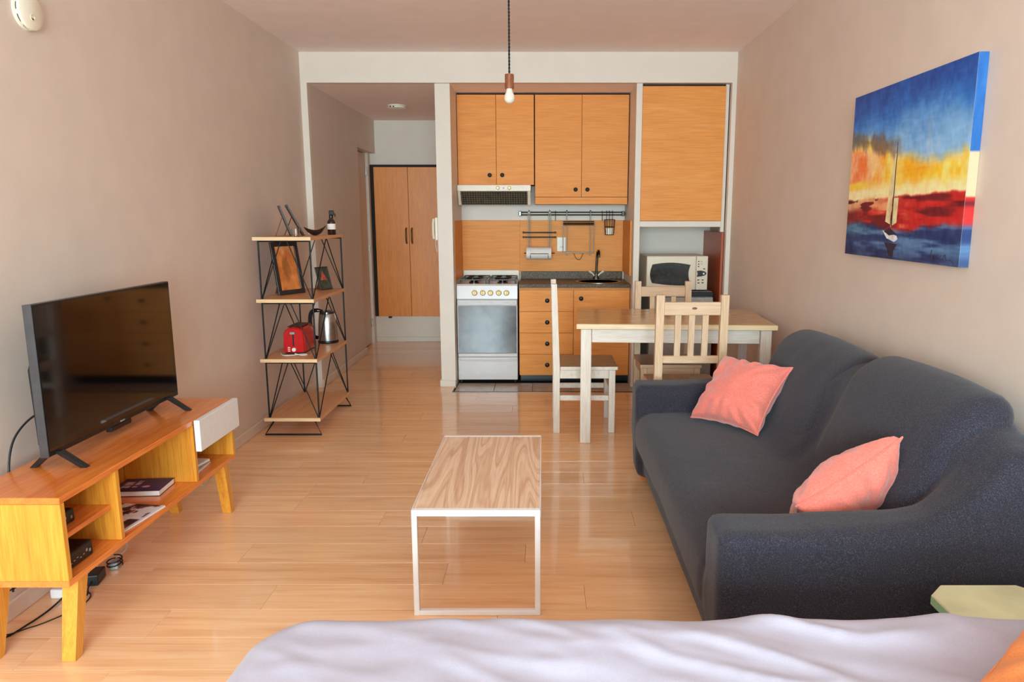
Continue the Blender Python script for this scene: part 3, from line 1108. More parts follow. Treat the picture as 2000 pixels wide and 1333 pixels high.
# dark bag-like thing low in the niche corner
# ------------------------------------------------------------------ pendant lamp
t = thing('pendant_lamp', 'bare frosted bulb on a twisted black cord with a wooden holder', 'pendant lamp', (-.182, 4.0, 2.04))
mb = MB()
for ph in (0, PI):
    pts = [(.0028 * math.cos(ph + k * .9), .0028 * math.sin(ph + k * .9), .146 + k * (ZC - 2.04 - .15) / 110) for k in range(111)]
    mb.tube(pts, .0032, 6)
mb.build('cord', 'cord', t, True)
MB().lathe([(.0001, 0), (.045, 0), (.045, -.006), (.03, -.022), (.0001, -.024)], (0, 0, ZC - 2.04 - .0005), 24).build('ceiling_rose', 'black', t, True)
MB().lathe([(.0001, .076), (.0235, .076), (.0245, .10), (.0235, .112), (.0242, .13), (.0238, .149), (.0001, .149)], (0, 0, 0), 24).build('holder', 'holder', t, True)
MB().lathe([(.0001, 0), (.010, .001), (.019, .006), (.0265, .016), (.0285, .028), (.027, .040), (.021, .054), (.0165, .064), (.0155, .078), (.0001, .078)], (0, 0, 0), 28).build('bulb', 'bulb', t, True)


# ------------------------------------------------------------------ painting
def seascape(u, v):
    """u 0..1 left to right, v 0..1 bottom to top; brushy bands of colour"""
    n1 = fbm(u * 5 + 3, v * 5, 1, 4)
    n2 = fbm(u * 14, v * 7 + 9, 2, 4)
    n3 = fbm(u * 5, v * 26 + 5, 3, 3)
    n4 = fbm(u * 22 + v * 4, v * 6, 5, 3)
    P = lambda *c: np.array(c, float)[None, :]
    mixc = lambda a, b, w: a * (1 - w[:, None]) + b * w[:, None]
    # sky
    c = mixc(P(132, 180, 222), P(36, 104, 186), smooth01(.62, .92, v + (n1 - .5) * .25))
    c = mixc(c, P(24, 72, 150), smooth01(.80, 1.02, v + (n2 - .5) * .22))
    c = mixc(c, P(168, 186, 206), smooth01(.55, .8, n2) * smooth01(.85, .6, v) * .5)
    # yellow glow
    edge = .585 + .06 * (n4 - .5) + .05 * np.sin(u * 6)
    edge = edge + .09 * smooth01(.45, .05, u)
    w = smooth01(edge + .05, edge - .04, v)
    yel = mixc(P(244, 190, 40), P(250, 214, 110), smooth01(.35, .65, n2))
    yel = mixc(yel, P(240, 160, 24), smooth01(.25, .0, np.abs(u - .62) + np.abs(v - .5) * .9) * .8)
    c = mixc(c, yel, w)
    # orange-pink left
    w = smooth01(.52, .08, u + (n4 - .5) * .25) * smooth01(.70, .62, v + (n4 - .5) * .1) * smooth01(.34, .46, v)
    c = mixc(c, mixc(P(236, 112, 62), P(244, 176, 140), smooth01(.35, .7, n2)), w * .92)
    # dark smoke
    d = np.abs(v - (.74 - .24 * u)) + (n4 - .5) * .10
    w = smooth01(.07, .01, d) * smooth01(.56, .36, u)
    c = mixc(c, P(104, 84, 66), w * .75)
    # pale band above the horizon
    w = smooth01(.47, .385, v + (n2 - .5) * .08)
    c = mixc(c, P(248, 226, 178), w * .85)
    w = smooth01(.035, .01, np.abs(v - .435 + (n3 - .5) * .03)) * smooth01(.34, .1, u)
    c = mixc(c, P(242, 196, 70), w)
    # red sea
    hz = .345 + .03 * u + (n4 - .5) * .02
    w = smooth01(hz + .008, hz - .01, v)
    red = mixc(P(110, 16, 28), P(190, 32, 32), smooth01(.38, .62, n3))
    red = mixc(red, P(58, 18, 34), smooth01(.28, .0, u) * .6)
    red = mixc(red, P(240, 170, 110), smooth01(.62, .75, n3) * smooth01(.2, .0, np.abs(u - .45)) * .9)
    c = mixc(c, red, w)
    w = smooth01(.06, .01, np.abs(v - .33 + (n3 - .5) * .05)) * smooth01(.62, .2, u) * (n3 > .45)
    c = mixc(c, P(240, 190, 130), w * .8)
    # blue water
    wl = .185 + .02 * np.sin(u * 9) + (n4 - .5) * .03
    w = smooth01(wl + .02, wl - .02, v)
    blu = mixc(P(30, 52, 100), P(86, 120, 160), smooth01(.4, .68, n3))
    blu = mixc(blu, P(90, 148, 160), smooth01(.35, .0, u) * smooth01(.1, .17, v) * .6)
    blu = mixc(blu, P(22, 30, 70), smooth01(.09, .0, v) * .5)
    c = mixc(c, blu, w)
    br = (fbm(u * 60 + v * 9, v * 24, 71, 2) - .5) * 26 + (fbm(u * 18, v * 70, 72, 2) - .5) * 18
    return np.clip(c * 1.08 + br[:, None], 0, 255)


PY0, PY1, PZ0, PZ1 = 2.632, 3.636, 1.266, 2.012
t = thing('painting', 'bright sunset seascape canvas with a white sailboat on the right wall', 'painting', (XR - .001, (PY0 + PY1) / 2, PZ0))
hw, hh = (PY1 - PY0) / 2, PZ1 - PZ0
D = .035
cv = MB().box((-D, -hw, 0), (0, hw, hh), .002).build('canvas', 'paper', t)
picture('painted_face', seascape, (-D - .0006, hw, 0), (0, -2 * hw, 0), (0, 0, hh), 300, 220, 'paint', cv)


def side(u, v):
    P = seascape(np.ones_like(v) * .99, v)
    P = np.where(((v > .34) & (v < .55))[:, None], np.array([[206, 188, 150]]), P)
    P = np.where((v >= .55)[:, None], np.array([[40, 104, 176]]) + (fbm(u * 3, v * 14, 8) - .5)[:, None] * 40, P)
    return P


picture('painted_edge', side, (-D, -hw - .0006, 0), (D, 0, 0), (0, 0, hh), 4, 90, 'paint', cv)
M['sail'] = plain('sail_paint', (244, 214, 160), .6, var=.12, scale=18)
M['hull'] = plain('hull_paint', (232, 228, 226), .6, var=.1)
M['darkpaint'] = plain('dark_paint', (44, 34, 52), .6, var=.2)
M['goldsail'] = plain('gold_sail_paint', (234, 176, 70), .6, var=.1)


def daub(name, pts, mat, lift=.0012):
    # pts in (u,v) of the picture
    vs = [(-D - lift, hw - 2 * hw * a, hh * b) for a, b in pts]
    o = MB().add(vs, [tuple(range(len(vs)))]).build(name, mat, cv)


daub('sail', [(.452, .60), (.462, .60), (.450, .20), (.405, .215), (.418, .38)], 'sail')
daub('sail', [(.468, .35), (.51, .35), (.508, .21), (.455, .185), (.468, .30)], 'sail')
daub('mast', [(.464, .665), (.468, .665), (.470, .19), (.460, .19)], 'darkpaint', .0016)
daub('hull', [(.385, .165), (.43, .155), (.52, .135), (.53, .115), (.50, .10), (.43, .118)], 'hull', .0014)
daub('deck_shadow', [(.40, .158), (.45, .18), (.52, .145), (.45, .135)], 'darkpaint', .0018)
daub('reflection', [(.41, .095), (.53, .088), (.50, .05), (.50, .01), (.46, -.0 + .015), (.44, .055)], 'darkpaint')
sig = [(.80, .035), (.81, .075), (.815, .02), (.83, .05), (.84, .03), (.855, .052), (.865, .03), (.88, .05), (.89, .03), (.905, .055), (.915, .03), (.94, .03), (.965, .015)]
MB().tube(spline([(-D - .001, hw - 2 * hw * a, hh * b) for a, b in sig], 5), .0013, 4).build('signature', 'darkpaint', cv)

# ------------------------------------------------------------------ tv stand
SX0, SX1, SY0, SY1, SZ0, SZ1 = -1.866, -1.534, 2.165, 3.445, .264, .570
t = thing('tv_stand', 'low varnished pine tv stand with open shelves and splayed legs', 'tv stand', ((SX0 + SX1) / 2, (SY0 + SY1) / 2, .001))
ox, oy, oz = t.location
L = lambda x, y, z: (x - ox, y - oy, z - oz)
th = .022
MB().box(L(SX0, SY0, SZ1 - th), L(SX1, SY1, SZ1), .002).build('top', 'pine', t)
MB().box(L(SX0, SY0, SZ0), L(SX1, SY1, SZ0 + th), .002).build('bottom', 'pine', t)
for y in (SY0, SY1 - th):
    MB().box(L(SX0, y, SZ0 + th + .0003), L(SX1, y + th, SZ1 - th - .0003), .0015).build('end_panel', 'pine_v', t)
D1, D2 = 2.47, 3.05
for y in (D1, D2):
    MB().box(L(SX0 + .01, y, SZ0 + th + .0003), L(SX1 - .004, y + th, SZ1 - th - .0003), .0015).build('divider', 'pine_v', t)
MB().box(L(SX0, D1 + .13, SZ0 + th + .0003), L(SX0 + .008, SY1 - th - .0003, SZ1 - th - .0003)).build('back_panel', 'pine_v', t)
MB().box(L(SX0, SY0 + th, SZ0 + th + .0003), L(SX0 + .008, D1 - .0003, SZ1 - th - .0003)).build('back_panel', 'pine_v', t)
MB().box(L(SX0 + .01, SY0 + th + .0003, .405), L(SX1 - .03, D1 - .0003, .423), .0015).build('shelf', 'pine', t)
dwr = MB().box(L(-1.530, D2 - .004, .428), L(-1.505, SY1 + .003, .5695), .002).build('drawer', 'whitemetal', t)
MB().box(L(SX0 + .05, D2 + th + .004, .436), L(-1.531, SY1 - th - .004, .54)).build('drawer_box', 'whitewash', dwr)
for (xa, xb, sx) in ((-1.590, -1.545, 0), (-1.850, -1.805, 0)):
    for (yt, yb_) in ((SY0 + .055, SY0 + .002), (SY1 - .12, SY1 - .07)):
        w1, w0 = .052, .036
        top = [L(xa - .004, yt, SZ0 - .0003), L(xb + .004, yt, SZ0 - .0003), L(xb + .004, yt + w1, SZ0 - .0003), L(xa - .004, yt + w1, SZ0 - .0003)]
        bot = [L(xa, yb_, .001), L(xb, yb_, .001), L(xb, yb_ + w0, .001), L(xa, yb_ + w0, .001)]
        MB().loft([bot, top]).build('leg', 'pine_v', t)

# ------------------------------------------------------------------ television
TX, TY0, TY1, TZ0, TZ1 = -1.72, 2.405, 3.308, .620, 1.156
t = thing('television', 'black flat-screen television on the pine tv stand', 'television', (TX, (TY0 + TY1) / 2, .5705))
L = lambda x, y, z: (x - TX, y - (TY0 + TY1) / 2, z - .5705)
MB().box(L(TX - .028, TY0, TZ0), L(TX - .001, TY1, TZ1), .003).build('bezel', 'tvbezel', t)
MB().box(L(TX - .001, TY0 + .006, TZ0 + .020), L(TX + .0006, TY1 - .006, TZ1 - .006)).build('screen', 'tvscreen', t)
MB().box(L(TX - .030, TY0 - .0012, TZ0), L(TX + .0004, TY0 + .0002, TZ1), .0004).build('side_trim', 'tvtrim', t)
mb = MB()
pf = [(TX - .0285, TZ0 + .02), (TX - .07, TZ0 + .03), (TX - .075, TZ0 + .30), (TX - .04, TZ0 + .40), (TX - .0285, TZ0 + .42)]
mb.prism([(a - TX, b - .5705) for a, b in pf], -.40, .40, 'Y')
mb.build('rear_housing', 'black', t)
MB().box(L(TX - .0005, 2.835, TZ0 + .006), L(TX + .0012, 2.865, TZ0 + .011)).build('badge', 'silver', t)
MB().box(L(TX - .03, 2.78, TZ0 - .022), L(TX - .004, 2.92, TZ0 + .0), .003).build('sensor_box', 'black', t)
for y in (2.455, 3.215):
    for s in (1, -1):
        a = L(TX - .012 + s * .012, y, TZ0 + .012)
        b = L(TX + s * .09, y - .03 * s * 0, .5735)
        mb = MB()
        w = .014
        r0 = [(a[0] - .012, a[1] - w, a[2]), (a[0] + .012, a[1] - w, a[2]), (a[0] + .012, a[1] + w, a[2]), (a[0] - .012, a[1] + w, a[2])]
        r1 = [(b[0] - .012, b[1] - w * .8, b[2] - .003), (b[0] + .010, b[1] - w * .8, b[2] - .003), (b[0] + .010, b[1] + w * .8, b[2] - .003), (b[0] - .012, b[1] + w * .8, b[2] - .003)]
        mb.loft([r1, r0]).build('foot', 'black', t)
o = MB().tube(spline([(-1.80, 2.66, .74), (-1.86, 2.58, .735), (-1.885, 2.50, .69), (-1.89, 2.45, .62), (-1.885, 2.42, .5), (-1.9, 2.42, .3), (-1.905, 2.40, .12)], 7), .0042, 6).build('power_cable', 'cord', None, True)
tag(o, 'black cable hanging down behind the television', 'cable')

# boxes and paper on the stand shelves
def box_device(name, label, lo, hi, marks):
    t = thing(name, label, 'router', ((lo[0] + hi[0]) / 2, (lo[1] + hi[1]) / 2, lo[2]))
    c = t.location
    a = [lo[i] - c[i] for i in range(3)]
    b = [hi[i] - c[i] for i in range(3)]
    MB().box(a, b, .006).build('case', 'black', t)
    for k in range(marks):
        y = a[1] + .02 + (b[1] - a[1] - .04) * k / max(1, marks - 1)
        zz = b[2] * (.32 + .2 * ((k * 7) % 3) / 3)
        MB().box((b[0] - .0002, y - .004, zz), (b[0] + .0008, y + .004, zz + (.003 if k < marks - 2 else .010))).build('port_mark', 'silver', t)
    return t


box_device('modem_box', 'black modem box with small lights on the lowest left shelf of the tv stand', (-1.80, 2.225, .2868), (-1.575, 2.365, .342), 7)
box_device('decoder_box', 'black decoder box on the small upper shelf of the tv stand', (-1.79, 2.205, .4235), (-1.605, 2.335, .470), 4)


def book(name, label, c, size, rz, cover_fn, mat_side='paper'):
    t = thing(name, label, 'book' if 'book' in name else 'magazine', c, rz)
    w, d, h = size
    MB().box((-w / 2 + .002, -d / 2 + .002, .0016), (w / 2 - .002, d / 2 - .002, h - .0016)).build('pages', mat_side, t)
    MB().box((-w / 2, -d / 2, 0), (w / 2, d / 2, .0015)).build('back_cover', 'black' if 'book' in name else 'paper', t)
    b = MB().box((-w / 2, -d / 2, h - .0015), (w / 2, d / 2, h)).build('front_cover', 'black' if 'book' in name else 'paper', t)
    picture('cover_print', cover_fn, (-w / 2, -d / 2, h + .0003), (w, 0, 0), (0, d, 0), 40, 40, 'print', b)
    return t


def cover_purple(u, v):
    c = np.array([[44, 36, 96]]) + (fbm(u * 4, v * 4, 4) - .5)[:, None] * np.array([[60, 40, 70]])
    for (a0, a1, b0, b1) in ((.12, .28, .25, .75), (.34, .44, .3, .85)):
        m = (u > a0) & (u < a1) & (v > b0) & (v < b1) & (fbm(u * 3, v * 40, 5) > .38)
        c = np.where(m[:, None], np.array([[196, 190, 205]]), c)
    m = (u - .62) ** 2 + (v - .35) ** 2 < .006
    c = np.where(m[:, None], np.array([[220, 170, 190]]), c)
    return np.clip(c, 0, 255)


def cover_mag(u, v):
    n = fbm(u * 5, v * 5, 12)
    c = np.where((n > .52)[:, None], np.array([[226, 220, 220]]), np.array([[60, 44, 50]]))
    c = np.where(((n > .44) & (n < .5))[:, None], np.array([[150, 86, 78]]), c)
    m = (np.abs(v - .5) < .03) | (u > .93)
    return np.where(m[:, None], np.array([[232, 228, 230]]), c)


book('purple_book', 'dark purple covered book lying on the middle shelf of the tv stand', (-1.725, 2.955, .2867), (.20, .15, .024), .08, cover_purple)
book('magazine', 'glossy magazine at the front of the middle shelf of the tv stand', (-1.645, 2.655, .2867), (.19, .26, .006), -.12, cover_mag)
for k in range(3):
    o = MB().box((-.07, -.10, 0), (.07, .10, .010), .001).build('pamphlet', 'paper' if k % 2 == 0 else 'silver', None, False, (-1.655 - .004 * k, 3.20 - .01 * k, .2868 + k * .0112))
    o.rotation_euler = (0, 0, .1 - .12 * k)
    tag(o, ['lowest of the three papers stacked under the white drawer', 'middle of the three papers stacked under the white drawer', 'topmost of the three papers stacked under the white drawer'][k], 'paper', 'papers under the white drawer')

# cables and power blocks on the floor behind the stand
def cable(label, pts, r=.0035, mat='cord'):
    o = MB().tube(spline(pts, 8), r, 6).build('floor_cable', mat, None, True)
    return tag(o, label, 'cable')


cable('thick black cable running along the floor behind the stand to its near leg', [(-1.90, 2.20, .20), (-1.90, 2.24, .10), (-1.88, 2.28, .012), (-1.85, 2.38, .006), (-1.84, 2.50, .006), (-1.86, 2.62, .01), (-1.885, 2.70, .05), (-1.90, 2.66, .18)])
cable('thin black cable looping on the floor under the near end of the stand', [(-1.895, 2.24, .18), (-1.885, 2.28, .03), (-1.83, 2.36, .005), (-1.78, 2.42, .005), (-1.74, 2.50, .005), (-1.75, 2.58, .005), (-1.80, 2.62, .005), (-1.86, 2.64, .02)], .0025)
cable('black cable crossing in mid-air under the near end of the stand', [(-1.90, 2.26, .23), (-1.885, 2.32, .16), (-1.875, 2.42, .15), (-1.885, 2.52, .18), (-1.90, 2.56, .24)], .003)
cable('black cable dropping straight beside the rear near leg', [(-1.885, 2.25, .24), (-1.865, 2.255, .14), (-1.862, 2.22, .05), (-1.875, 2.16, .006), (-1.89, 2.10, .006)], .003)
cable('thin white cable leading from the wall plug to the tv stand', [(-1.925, 4.02, .06), (-1.90, 3.98, .012), (-1.86, 3.80, .012), (-1.80, 3.62, .05), (-1.80, 3.52, .16), (-1.85, 3.48, .24)], .004, 'whitecord')
cable('brownish white cord lying along the wall behind the stand', [(-1.80, 2.84, .03), (-1.82, 2.95, .02), (-1.87, 3.05, .03), (-1.89, 3.2, .10), (-1.90, 3.3, .2)], .004, 'whitecord')
t = thing('power_adapter', 'black power adapter on the floor under the tv stand', 'adapter', (-1.80, 2.70, .001), .2)
MB().box((-.022, -.045, 0), (.022, .04, .045), .005).build('case', 'black', t)
MB().tube(spline([(0, -.045, .02), (0, -.08, .015), (.01, -.12, .006), (0, -.17, .006)], 5), .003, 6).build('lead', 'cord', t, True)
t = thing('power_plug', 'clear and black plug with coiled lead beside the black adapter', 'plug', (-1.79, 2.81, .001), .3)
MB().box((-.016, -.02, 0), (.016, .02, .035), .005).build('body', 'silver', t)
MB().tube([(.028 * math.cos(k * .5), .035 * math.sin(k * .5), .01 + k * .0012) for k in range(30)], .003, 6).build('coiled_lead', 'cord', t, True)
t = thing('power_strip', 'white power strip against the left wall under the stand', 'power strip', (-1.865, 2.67, .001), 0)
MB().box((-.028, -.11, 0), (.028, .11, .038), .006).build('case', 'whitemetal', t)
for k in range(3):
    MB().lathe([(.0001, .0385), (.017, .0385), (.017, .0395), (.0001, .0395)], (0, -.07 + .07 * k, 0), 16).build('socket', 'silver', t)
t = thing('wall_plug', 'white plug in the left wall just beyond the tv stand', 'plug', (XL + .0145, 4.03, .05))
MB().box((0, -.035, 0), (.006, .035, .055), .002).build('plate', 'ivory', t)
MB().lathe([(.0001, .006), (.015, .006), (.012, .03), (.0001, .032)], (0, 0, .027), 14, 'X').build('plug_body', 'ivory', t, True)

# ------------------------------------------------------------------ wire shelf
HX0, HX1, HY0, HY1 = -1.866, -1.492, 4.66, 5.415
t = thing('wire_shelf', 'four-tier shelf with wooden boards and thin black zigzag wire frame', 'shelf', ((HX0 + HX1) / 2, (HY0 + HY1) / 2, .001))
ox, oy, oz = t.location
L = lambda x, y, z: (x - ox, y - oy, z - oz)
HZ = [1.318, .917, .521, .120]
for z in HZ:
    b = MB().box(L(HX0 + .0, HY0 + .003, z - .022), L(HX1, HY1, z), .0015).build('board', 'shelf', t)
    MB().box(L(HX0, HY0, z - .022), L(HX1, HY0 + .003, z)).build('edge_band', 'shelfedge', b)
rx0, rx1, ry0, ry1 = HX0 + .03, HX1 - .012, HY0 + .018, HY1 - .018


def rod(a, b, r=.0055):
    MB().tube([L(*a), L(*b)], r, 7).build('rod', 'blackmetal', t, True)


for k in range(3):
    zt, zb = HZ[k] - .0225, HZ[k + 1] + .0005
    for x in (rx0, rx1):
        for y in (ry0, ry1):
            rod((x, y, zb), (x, y, zt))
    for y in (ry0, ry1):
        rod((rx0, y, zt - .004), (rx1, y, zt - .004))
        mx = (rx0 + rx1) / 2
        rod((mx - .02, y, zt - .004), (rx0 + .005, y, zb), .0036)
        rod((mx + .02, y, zt - .004), (rx1 - .005, y, zb), .0036)
    for x in (rx0, rx1):
        my = (ry0 + ry1) / 2
        rod((x, my - .01, zt - .002), (x, ry0 + .006, zb), .0036)
        rod((x, my + .01, zt - .002), (x, ry1 - .006, zb), .0036)
for y, s in ((ry0, -1), (ry1, 1)):
    pts = [L(rx0 + .03, y, .0975), L(rx0 - .03, y + s * .015, .007), L(rx1 + .015, y + s * .015, .007), L(rx1 - .03, y, .0975)]
    MB().tube(pts, .006, 7).build('foot', 'blackmetal', t, True)

# ------------------------------------------------------------------ things on the wire shelf
def photo_frame(name, label, c, w, h, tilt, rz, fn, border=.03, thick=.014, mat='frame_dark', easel=True, nu=36, nv=44):
    """a frame standing on its lower edge, leaning back by tilt; picture faces local -Y"""
    t = thing(name, label, 'picture frame', c, rz)
    Rm = Matrix.Rotation(-tilt, 4, 'X')
    P = lambda x, y, z: Rm @ Vector((x, y, z))
    for lo, hi in (((-w / 2, 0, 0), (w / 2, thick, border)), ((-w / 2, 0, h - border), (w / 2, thick, h)),
                   ((-w / 2, 0, border), (-w / 2 + border, thick, h - border)), ((w / 2 - border, 0, border), (w / 2, thick, h - border))):
        MB().box(lo, hi, .002, Rm).build('frame_side', mat, t)
    bk = MB().box((-w / 2 + .002, thick * .6, .002), (w / 2 - .002, thick * .98, h - .002), 0, Rm).build('backing', 'easel', t)
    picture('print', fn, P(-w / 2 + border, thick * .5, border), P(w - 2 * border, 0, 0), P(0, 0, h - 2 * border), nu, nv, 'print', t)
    if easel:
        top = P(0, thick, h * .62)
        yb = top.y + h * .22
        MB().loft([[(-.035, yb, 0), (.035, yb, 0), (.035, yb + .004, 0), (-.035, yb + .004, 0)],
                   [(-.02, top.y, top.z), (.02, top.y, top.z), (.02, top.y + .004, top.z), (-.02, top.y + .004, top.z)]]).build('easel_leg', 'easel', t)
    return t


def print_orange(u, v):
    n = fbm(u * 5, v * 7, 21)
    c = np.array([[206, 118, 58]]) + (n - .5)[:, None] * np.array([[70, 60, 40]])
    d = ((u - .45) / .22) ** 2 + ((v - .48) / .34) ** 2 + (fbm(u * 9, v * 9, 22) - .5) * 1.4
    m = smooth01(1.1, .5, d)
    c = c * (1 - .45 * m[:, None]) + np.array([[112, 70, 30]]) * .45 * m[:, None]
    m = smooth01(.0, .3, v - .75 + .2 * (n - .5))
    return np.clip(c + m[:, None] * np.array([[14, 30, 40]]), 0, 255)


def print_red(u, v):
    n = fbm(u * 6, v * 8, 31)
    c = np.array([[64, 66, 52]]) + (n - .5)[:, None] * 60
    tri = (np.abs(u - .5) < .28 * np.clip((.86 - v) / .42, 0, 1)) & (v > .42)
    c = np.where(tri[:, None], np.array([[186, 84, 70]]) + (n - .5)[:, None] * 50, c)
    return np.clip(c, 0, 255)


def print_grey(u, v):
    n = fbm(u * 5, v * 5, 41)
    return np.clip(np.array([[150, 138, 120]]) + (n - .5)[:, None] * 120, 0, 255)


z2, z1_, z3 = .9175, 1.3185, .5215
photo_frame('photo_frame', 'large dark framed orange print leaning on the second shelf', (-1.738, 4.985, z2), .235, .365, .17, 1.08, print_orange, .032)
photo_frame('photo_frame', 'small dark framed photo with a red shape on the second shelf', (-1.590, 5.285, z2), .115, .175, .30, 1.0, print_red, .008, .010)
photo_frame('photo_frame', 'slim dark photo frame standing edge-on nearest the front of the top shelf', (-1.700, 4.93, z1_), .15, .215, .34, 1.96, print_grey, .012, .012, 'frame_dark')
photo_frame('photo_frame', 'slim photo frame standing edge-on beside the leaf-shaped bowl, leaning the most', (-1.668, 5.08, z1_), .17, .235, .46, 1.96, print_grey, .014, .012, 'frame_dark')
# glass
o = MB().lathe([(.0001, 0), (.026, 0), (.029, .05), (.027, .05), (.0242, .004), (.0001, .004)], (0, 0, 0), 24).build('glass_tumbler', 'glass', None, True, (-1.632, 4.80, z1_))
tag(o, 'small clear glass tumbler on the top shelf', 'glass')
# dark leaf-shaped bowl
mb = MB()
rings = []
for k in range(13):
    s = -1 + 2 * k / 12
    w = .055 * (1 - abs(s) ** 2.2) + .001
    zc_ = .016 * abs(s) ** 1.5 + (.022 if s > 0 else .012) * abs(s) ** 2.5
    ring = []
    for q in range(9):
        a = PI * q / 8
        ring.append((.10 * s, -w * math.cos(a), zc_ + .045 - (.045 * (1 - abs(s) ** 2.5) + .002) * math.sin(a) - .0))
    for q in range(8, -1, -1):
        a = PI * q / 8
        ring.append((.10 * s * .98, -w * .9 * math.cos(a), zc_ + .0455 - (.038 * (1 - abs(s) ** 2.5) + .001) * math.sin(a)))
    rings.append(ring)
mb.loft(rings)
o = mb.build('leaf_bowl', 'bowl', None, True, (-1.572, 5.02, z1_ + .0016))
o.scale = (.74, .8, .8)
o.rotation_euler = (0, 0, .35)
tag(o, 'shiny dark brown leaf-shaped bowl on the top shelf', 'bowl')
# spray bottle
t = thing('spray_bottle', 'amber spray bottle with black trigger and pale label on the top shelf', 'bottle', (-1.522, 5.24, z1_))
MB().lathe([(.0001, 0), (.027, 0), (.029, .004), (.029, .085), (.026, .098), (.014, .112), (.012, .12), (.0001, .12)], (0, 0, 0), 24).build('bottle_body', 'amber', t, True)
MB().lathe([(.0293, .038), (.0296, .038), (.0296, .078), (.0293, .078), (.0293, .038)], (0, 0, 0), 24).build('label', 'paper', t, True)
MB().lathe([(.0001, .119), (.014, .119), (.014, .136), (.008, .139), (.0001, .139)], (0, 0, 0), 18).build('collar', 'black', t, True)
MB().box((-.012, -.012, .138), (.020, .012, .172), .005).build('spray_head', 'black', t)
MB().tube(spline([(.015, 0, .155), (.026, 0, .146), (.030, 0, .128)], 5), .005, 6).build('trigger', 'black', t, True)

# toaster
t = thing('toaster', 'shiny red two-slot toaster with a white dial on the third shelf', 'toaster', (-1.703, 4.965, z3), 0)
w, d, h = .145, .255, .186
prof = [(-w / 2 + .004, .012), (w / 2 - .004, .012), (w / 2, .03), (w / 2 - .002, h * .72), (w / 2 - .012, h * .88), (w / 2 - .034, h * .97), (0, h), (-w / 2 + .034, h * .97), (-w / 2 + .012, h * .88), (-w / 2 + .002, h * .72), (-w / 2, .03)]
rings = []
for y, s in ((-d / 2, .93), (-d / 2 + .008, .985), (-d / 2 + .03, 1), (d / 2 - .03, 1), (d / 2 - .008, .985), (d / 2, .93)):
    rings.append([(x * s, y, .012 + (z - .012) * s) for x, z in prof])
MB().loft(rings).build('shell', 'toast_red', t, True)
MB().box((-w / 2 + .008, -d / 2 + .01, 0), (w / 2 - .008, d / 2 - .01, .0118), .003).build('base', 'black', t)
MB().box((-.046, -.10, h * .985), (.046, .10, h + .0015), .002).build('chrome_top', 'chrome', t)
for x in (-.022, .022):
    MB().box((x - .012, -.085, h + .0016), (x + .012, .085, h + .0022)).build('slot', 'black', t)
MB().box((-.005, -d / 2 - .001, .055), (.005, -d / 2 + .004, .135)).build('lever_track', 'black', t)
MB().box((-.017, -d / 2 - .022, .138), (.017, -d / 2 - .0005, .156), .005).build('lever', 'silver', t)
MB().lathe([(.0001, 0), (.014, 0), (.013, -.010), (.0001, -.011)], (.003, -d / 2 - .0005, .032), 18, 'Y').build('dial', 'ivory', t, True)
for z in (.022, .034, .046):
    MB().box((-.040, -d / 2 - .003, z - .003), (-.024, -d / 2 + .002, z + .003), .001).build('button', 'ivory', t)
cpts = [(-1.80, 4.86, .005), (-1.775, 4.80, .005), (-1.74, 4.765, .005), (-1.69, 4.775, .005), (-1.65, 4.81, .005), (-1.615, 4.815, .005), (-1.60, 4.79, .005), (-1.63, 4.77, .006), (-1.68, 4.79, .013)]
MB().tube(spline([(x + 1.703, y - 4.965, z) for x, y, z in cpts], 7), .0035, 6).build('cord', 'whitecord', t, True)

# kettle
t = thing('electric_kettle', 'brushed steel electric kettle with a black handle behind the toaster', 'kettle', (-1.607, 5.31, z3 + .0), 0)
MB().lathe([(.0001, 0), (.072, 0), (.074, .004), (.072, .018), (.0001, .02)], (0, 0, 0), 28).build('power_base', 'black', t, True)
MB().lathe([(.0001, .0202), (.069, .0202), (.070, .05), (.066, .14), (.058, .215), (.056, .218), (.0001, .218)], (0, 0, 0), 32).build('body', 'steel', t, True)
MB().lathe([(.0001, .2185), (.055, .2185), (.053, .232), (.03, .240), (.0001, .242)], (0, 0, 0), 28).build('lid', 'kettle_black', t, True)
MB().loft([[(.05, -.016, .16), (.05, .016, .16), (.06, .008, .16), (.06, -.008, .16)], [(.04, -.022, .217), (.04, .022, .217), (.078, .007, .222), (.078, -.007, .222)]]).build('spout', 'steel', t)
MB().tube(spline([(-.03, -.01, .236), (-.075, -.012, .242), (-.112, -.014, .226), (-.124, -.015, .17), (-.118, -.015, .10), (-.105, -.014, .05), (-.07, -.01, .035)], 6), [.012] * 4 + [.015] * 33, 10).build('handle', 'kettle_black', t, True)

# ------------------------------------------------------------------ coffee table
CX0, CX1, CY0, CY1, CZ = -.476, -.012, 2.445, 3.345, .411
t = thing('coffee_table', 'low coffee table with ash-grain top and thin white metal frame', 'coffee table', ((CX0 + CX1) / 2, (CY0 + CY1) / 2, .0005))
ox, oy, oz = t.location
L = lambda x, y, z: (x - ox, y - oy, z - oz)
MB().box(L(CX0 + .004, CY0 + .021, CZ - .018), L(CX1 - .004, CY1 - .021, CZ - .0005), .001).build('table_top', 'coffee', t)
tb = .020
for y in (CY0, CY1 - tb):
    for x in (CX0, CX1 - tb):
        MB().box(L(x, y, .0005), L(x + tb, y + tb, CZ), .0015).build('leg', 'whitemetal', t)
    MB().box(L(CX0 + tb, y, CZ - tb - .004), L(CX1 - tb, y + tb, CZ), .0015).build('top_rail', 'whitemetal', t)
    MB().box(L(CX0 + tb, y, .0005), L(CX1 - tb, y + tb, tb), .0015).build('floor_rail', 'whitemetal', t)
for x in (CX0, CX1 - .003):
    MB().box(L(x, CY0 + tb, CZ - .030), L(x + .003, CY1 - tb, CZ - .001)).build('side_rail', 'whitemetal', t)

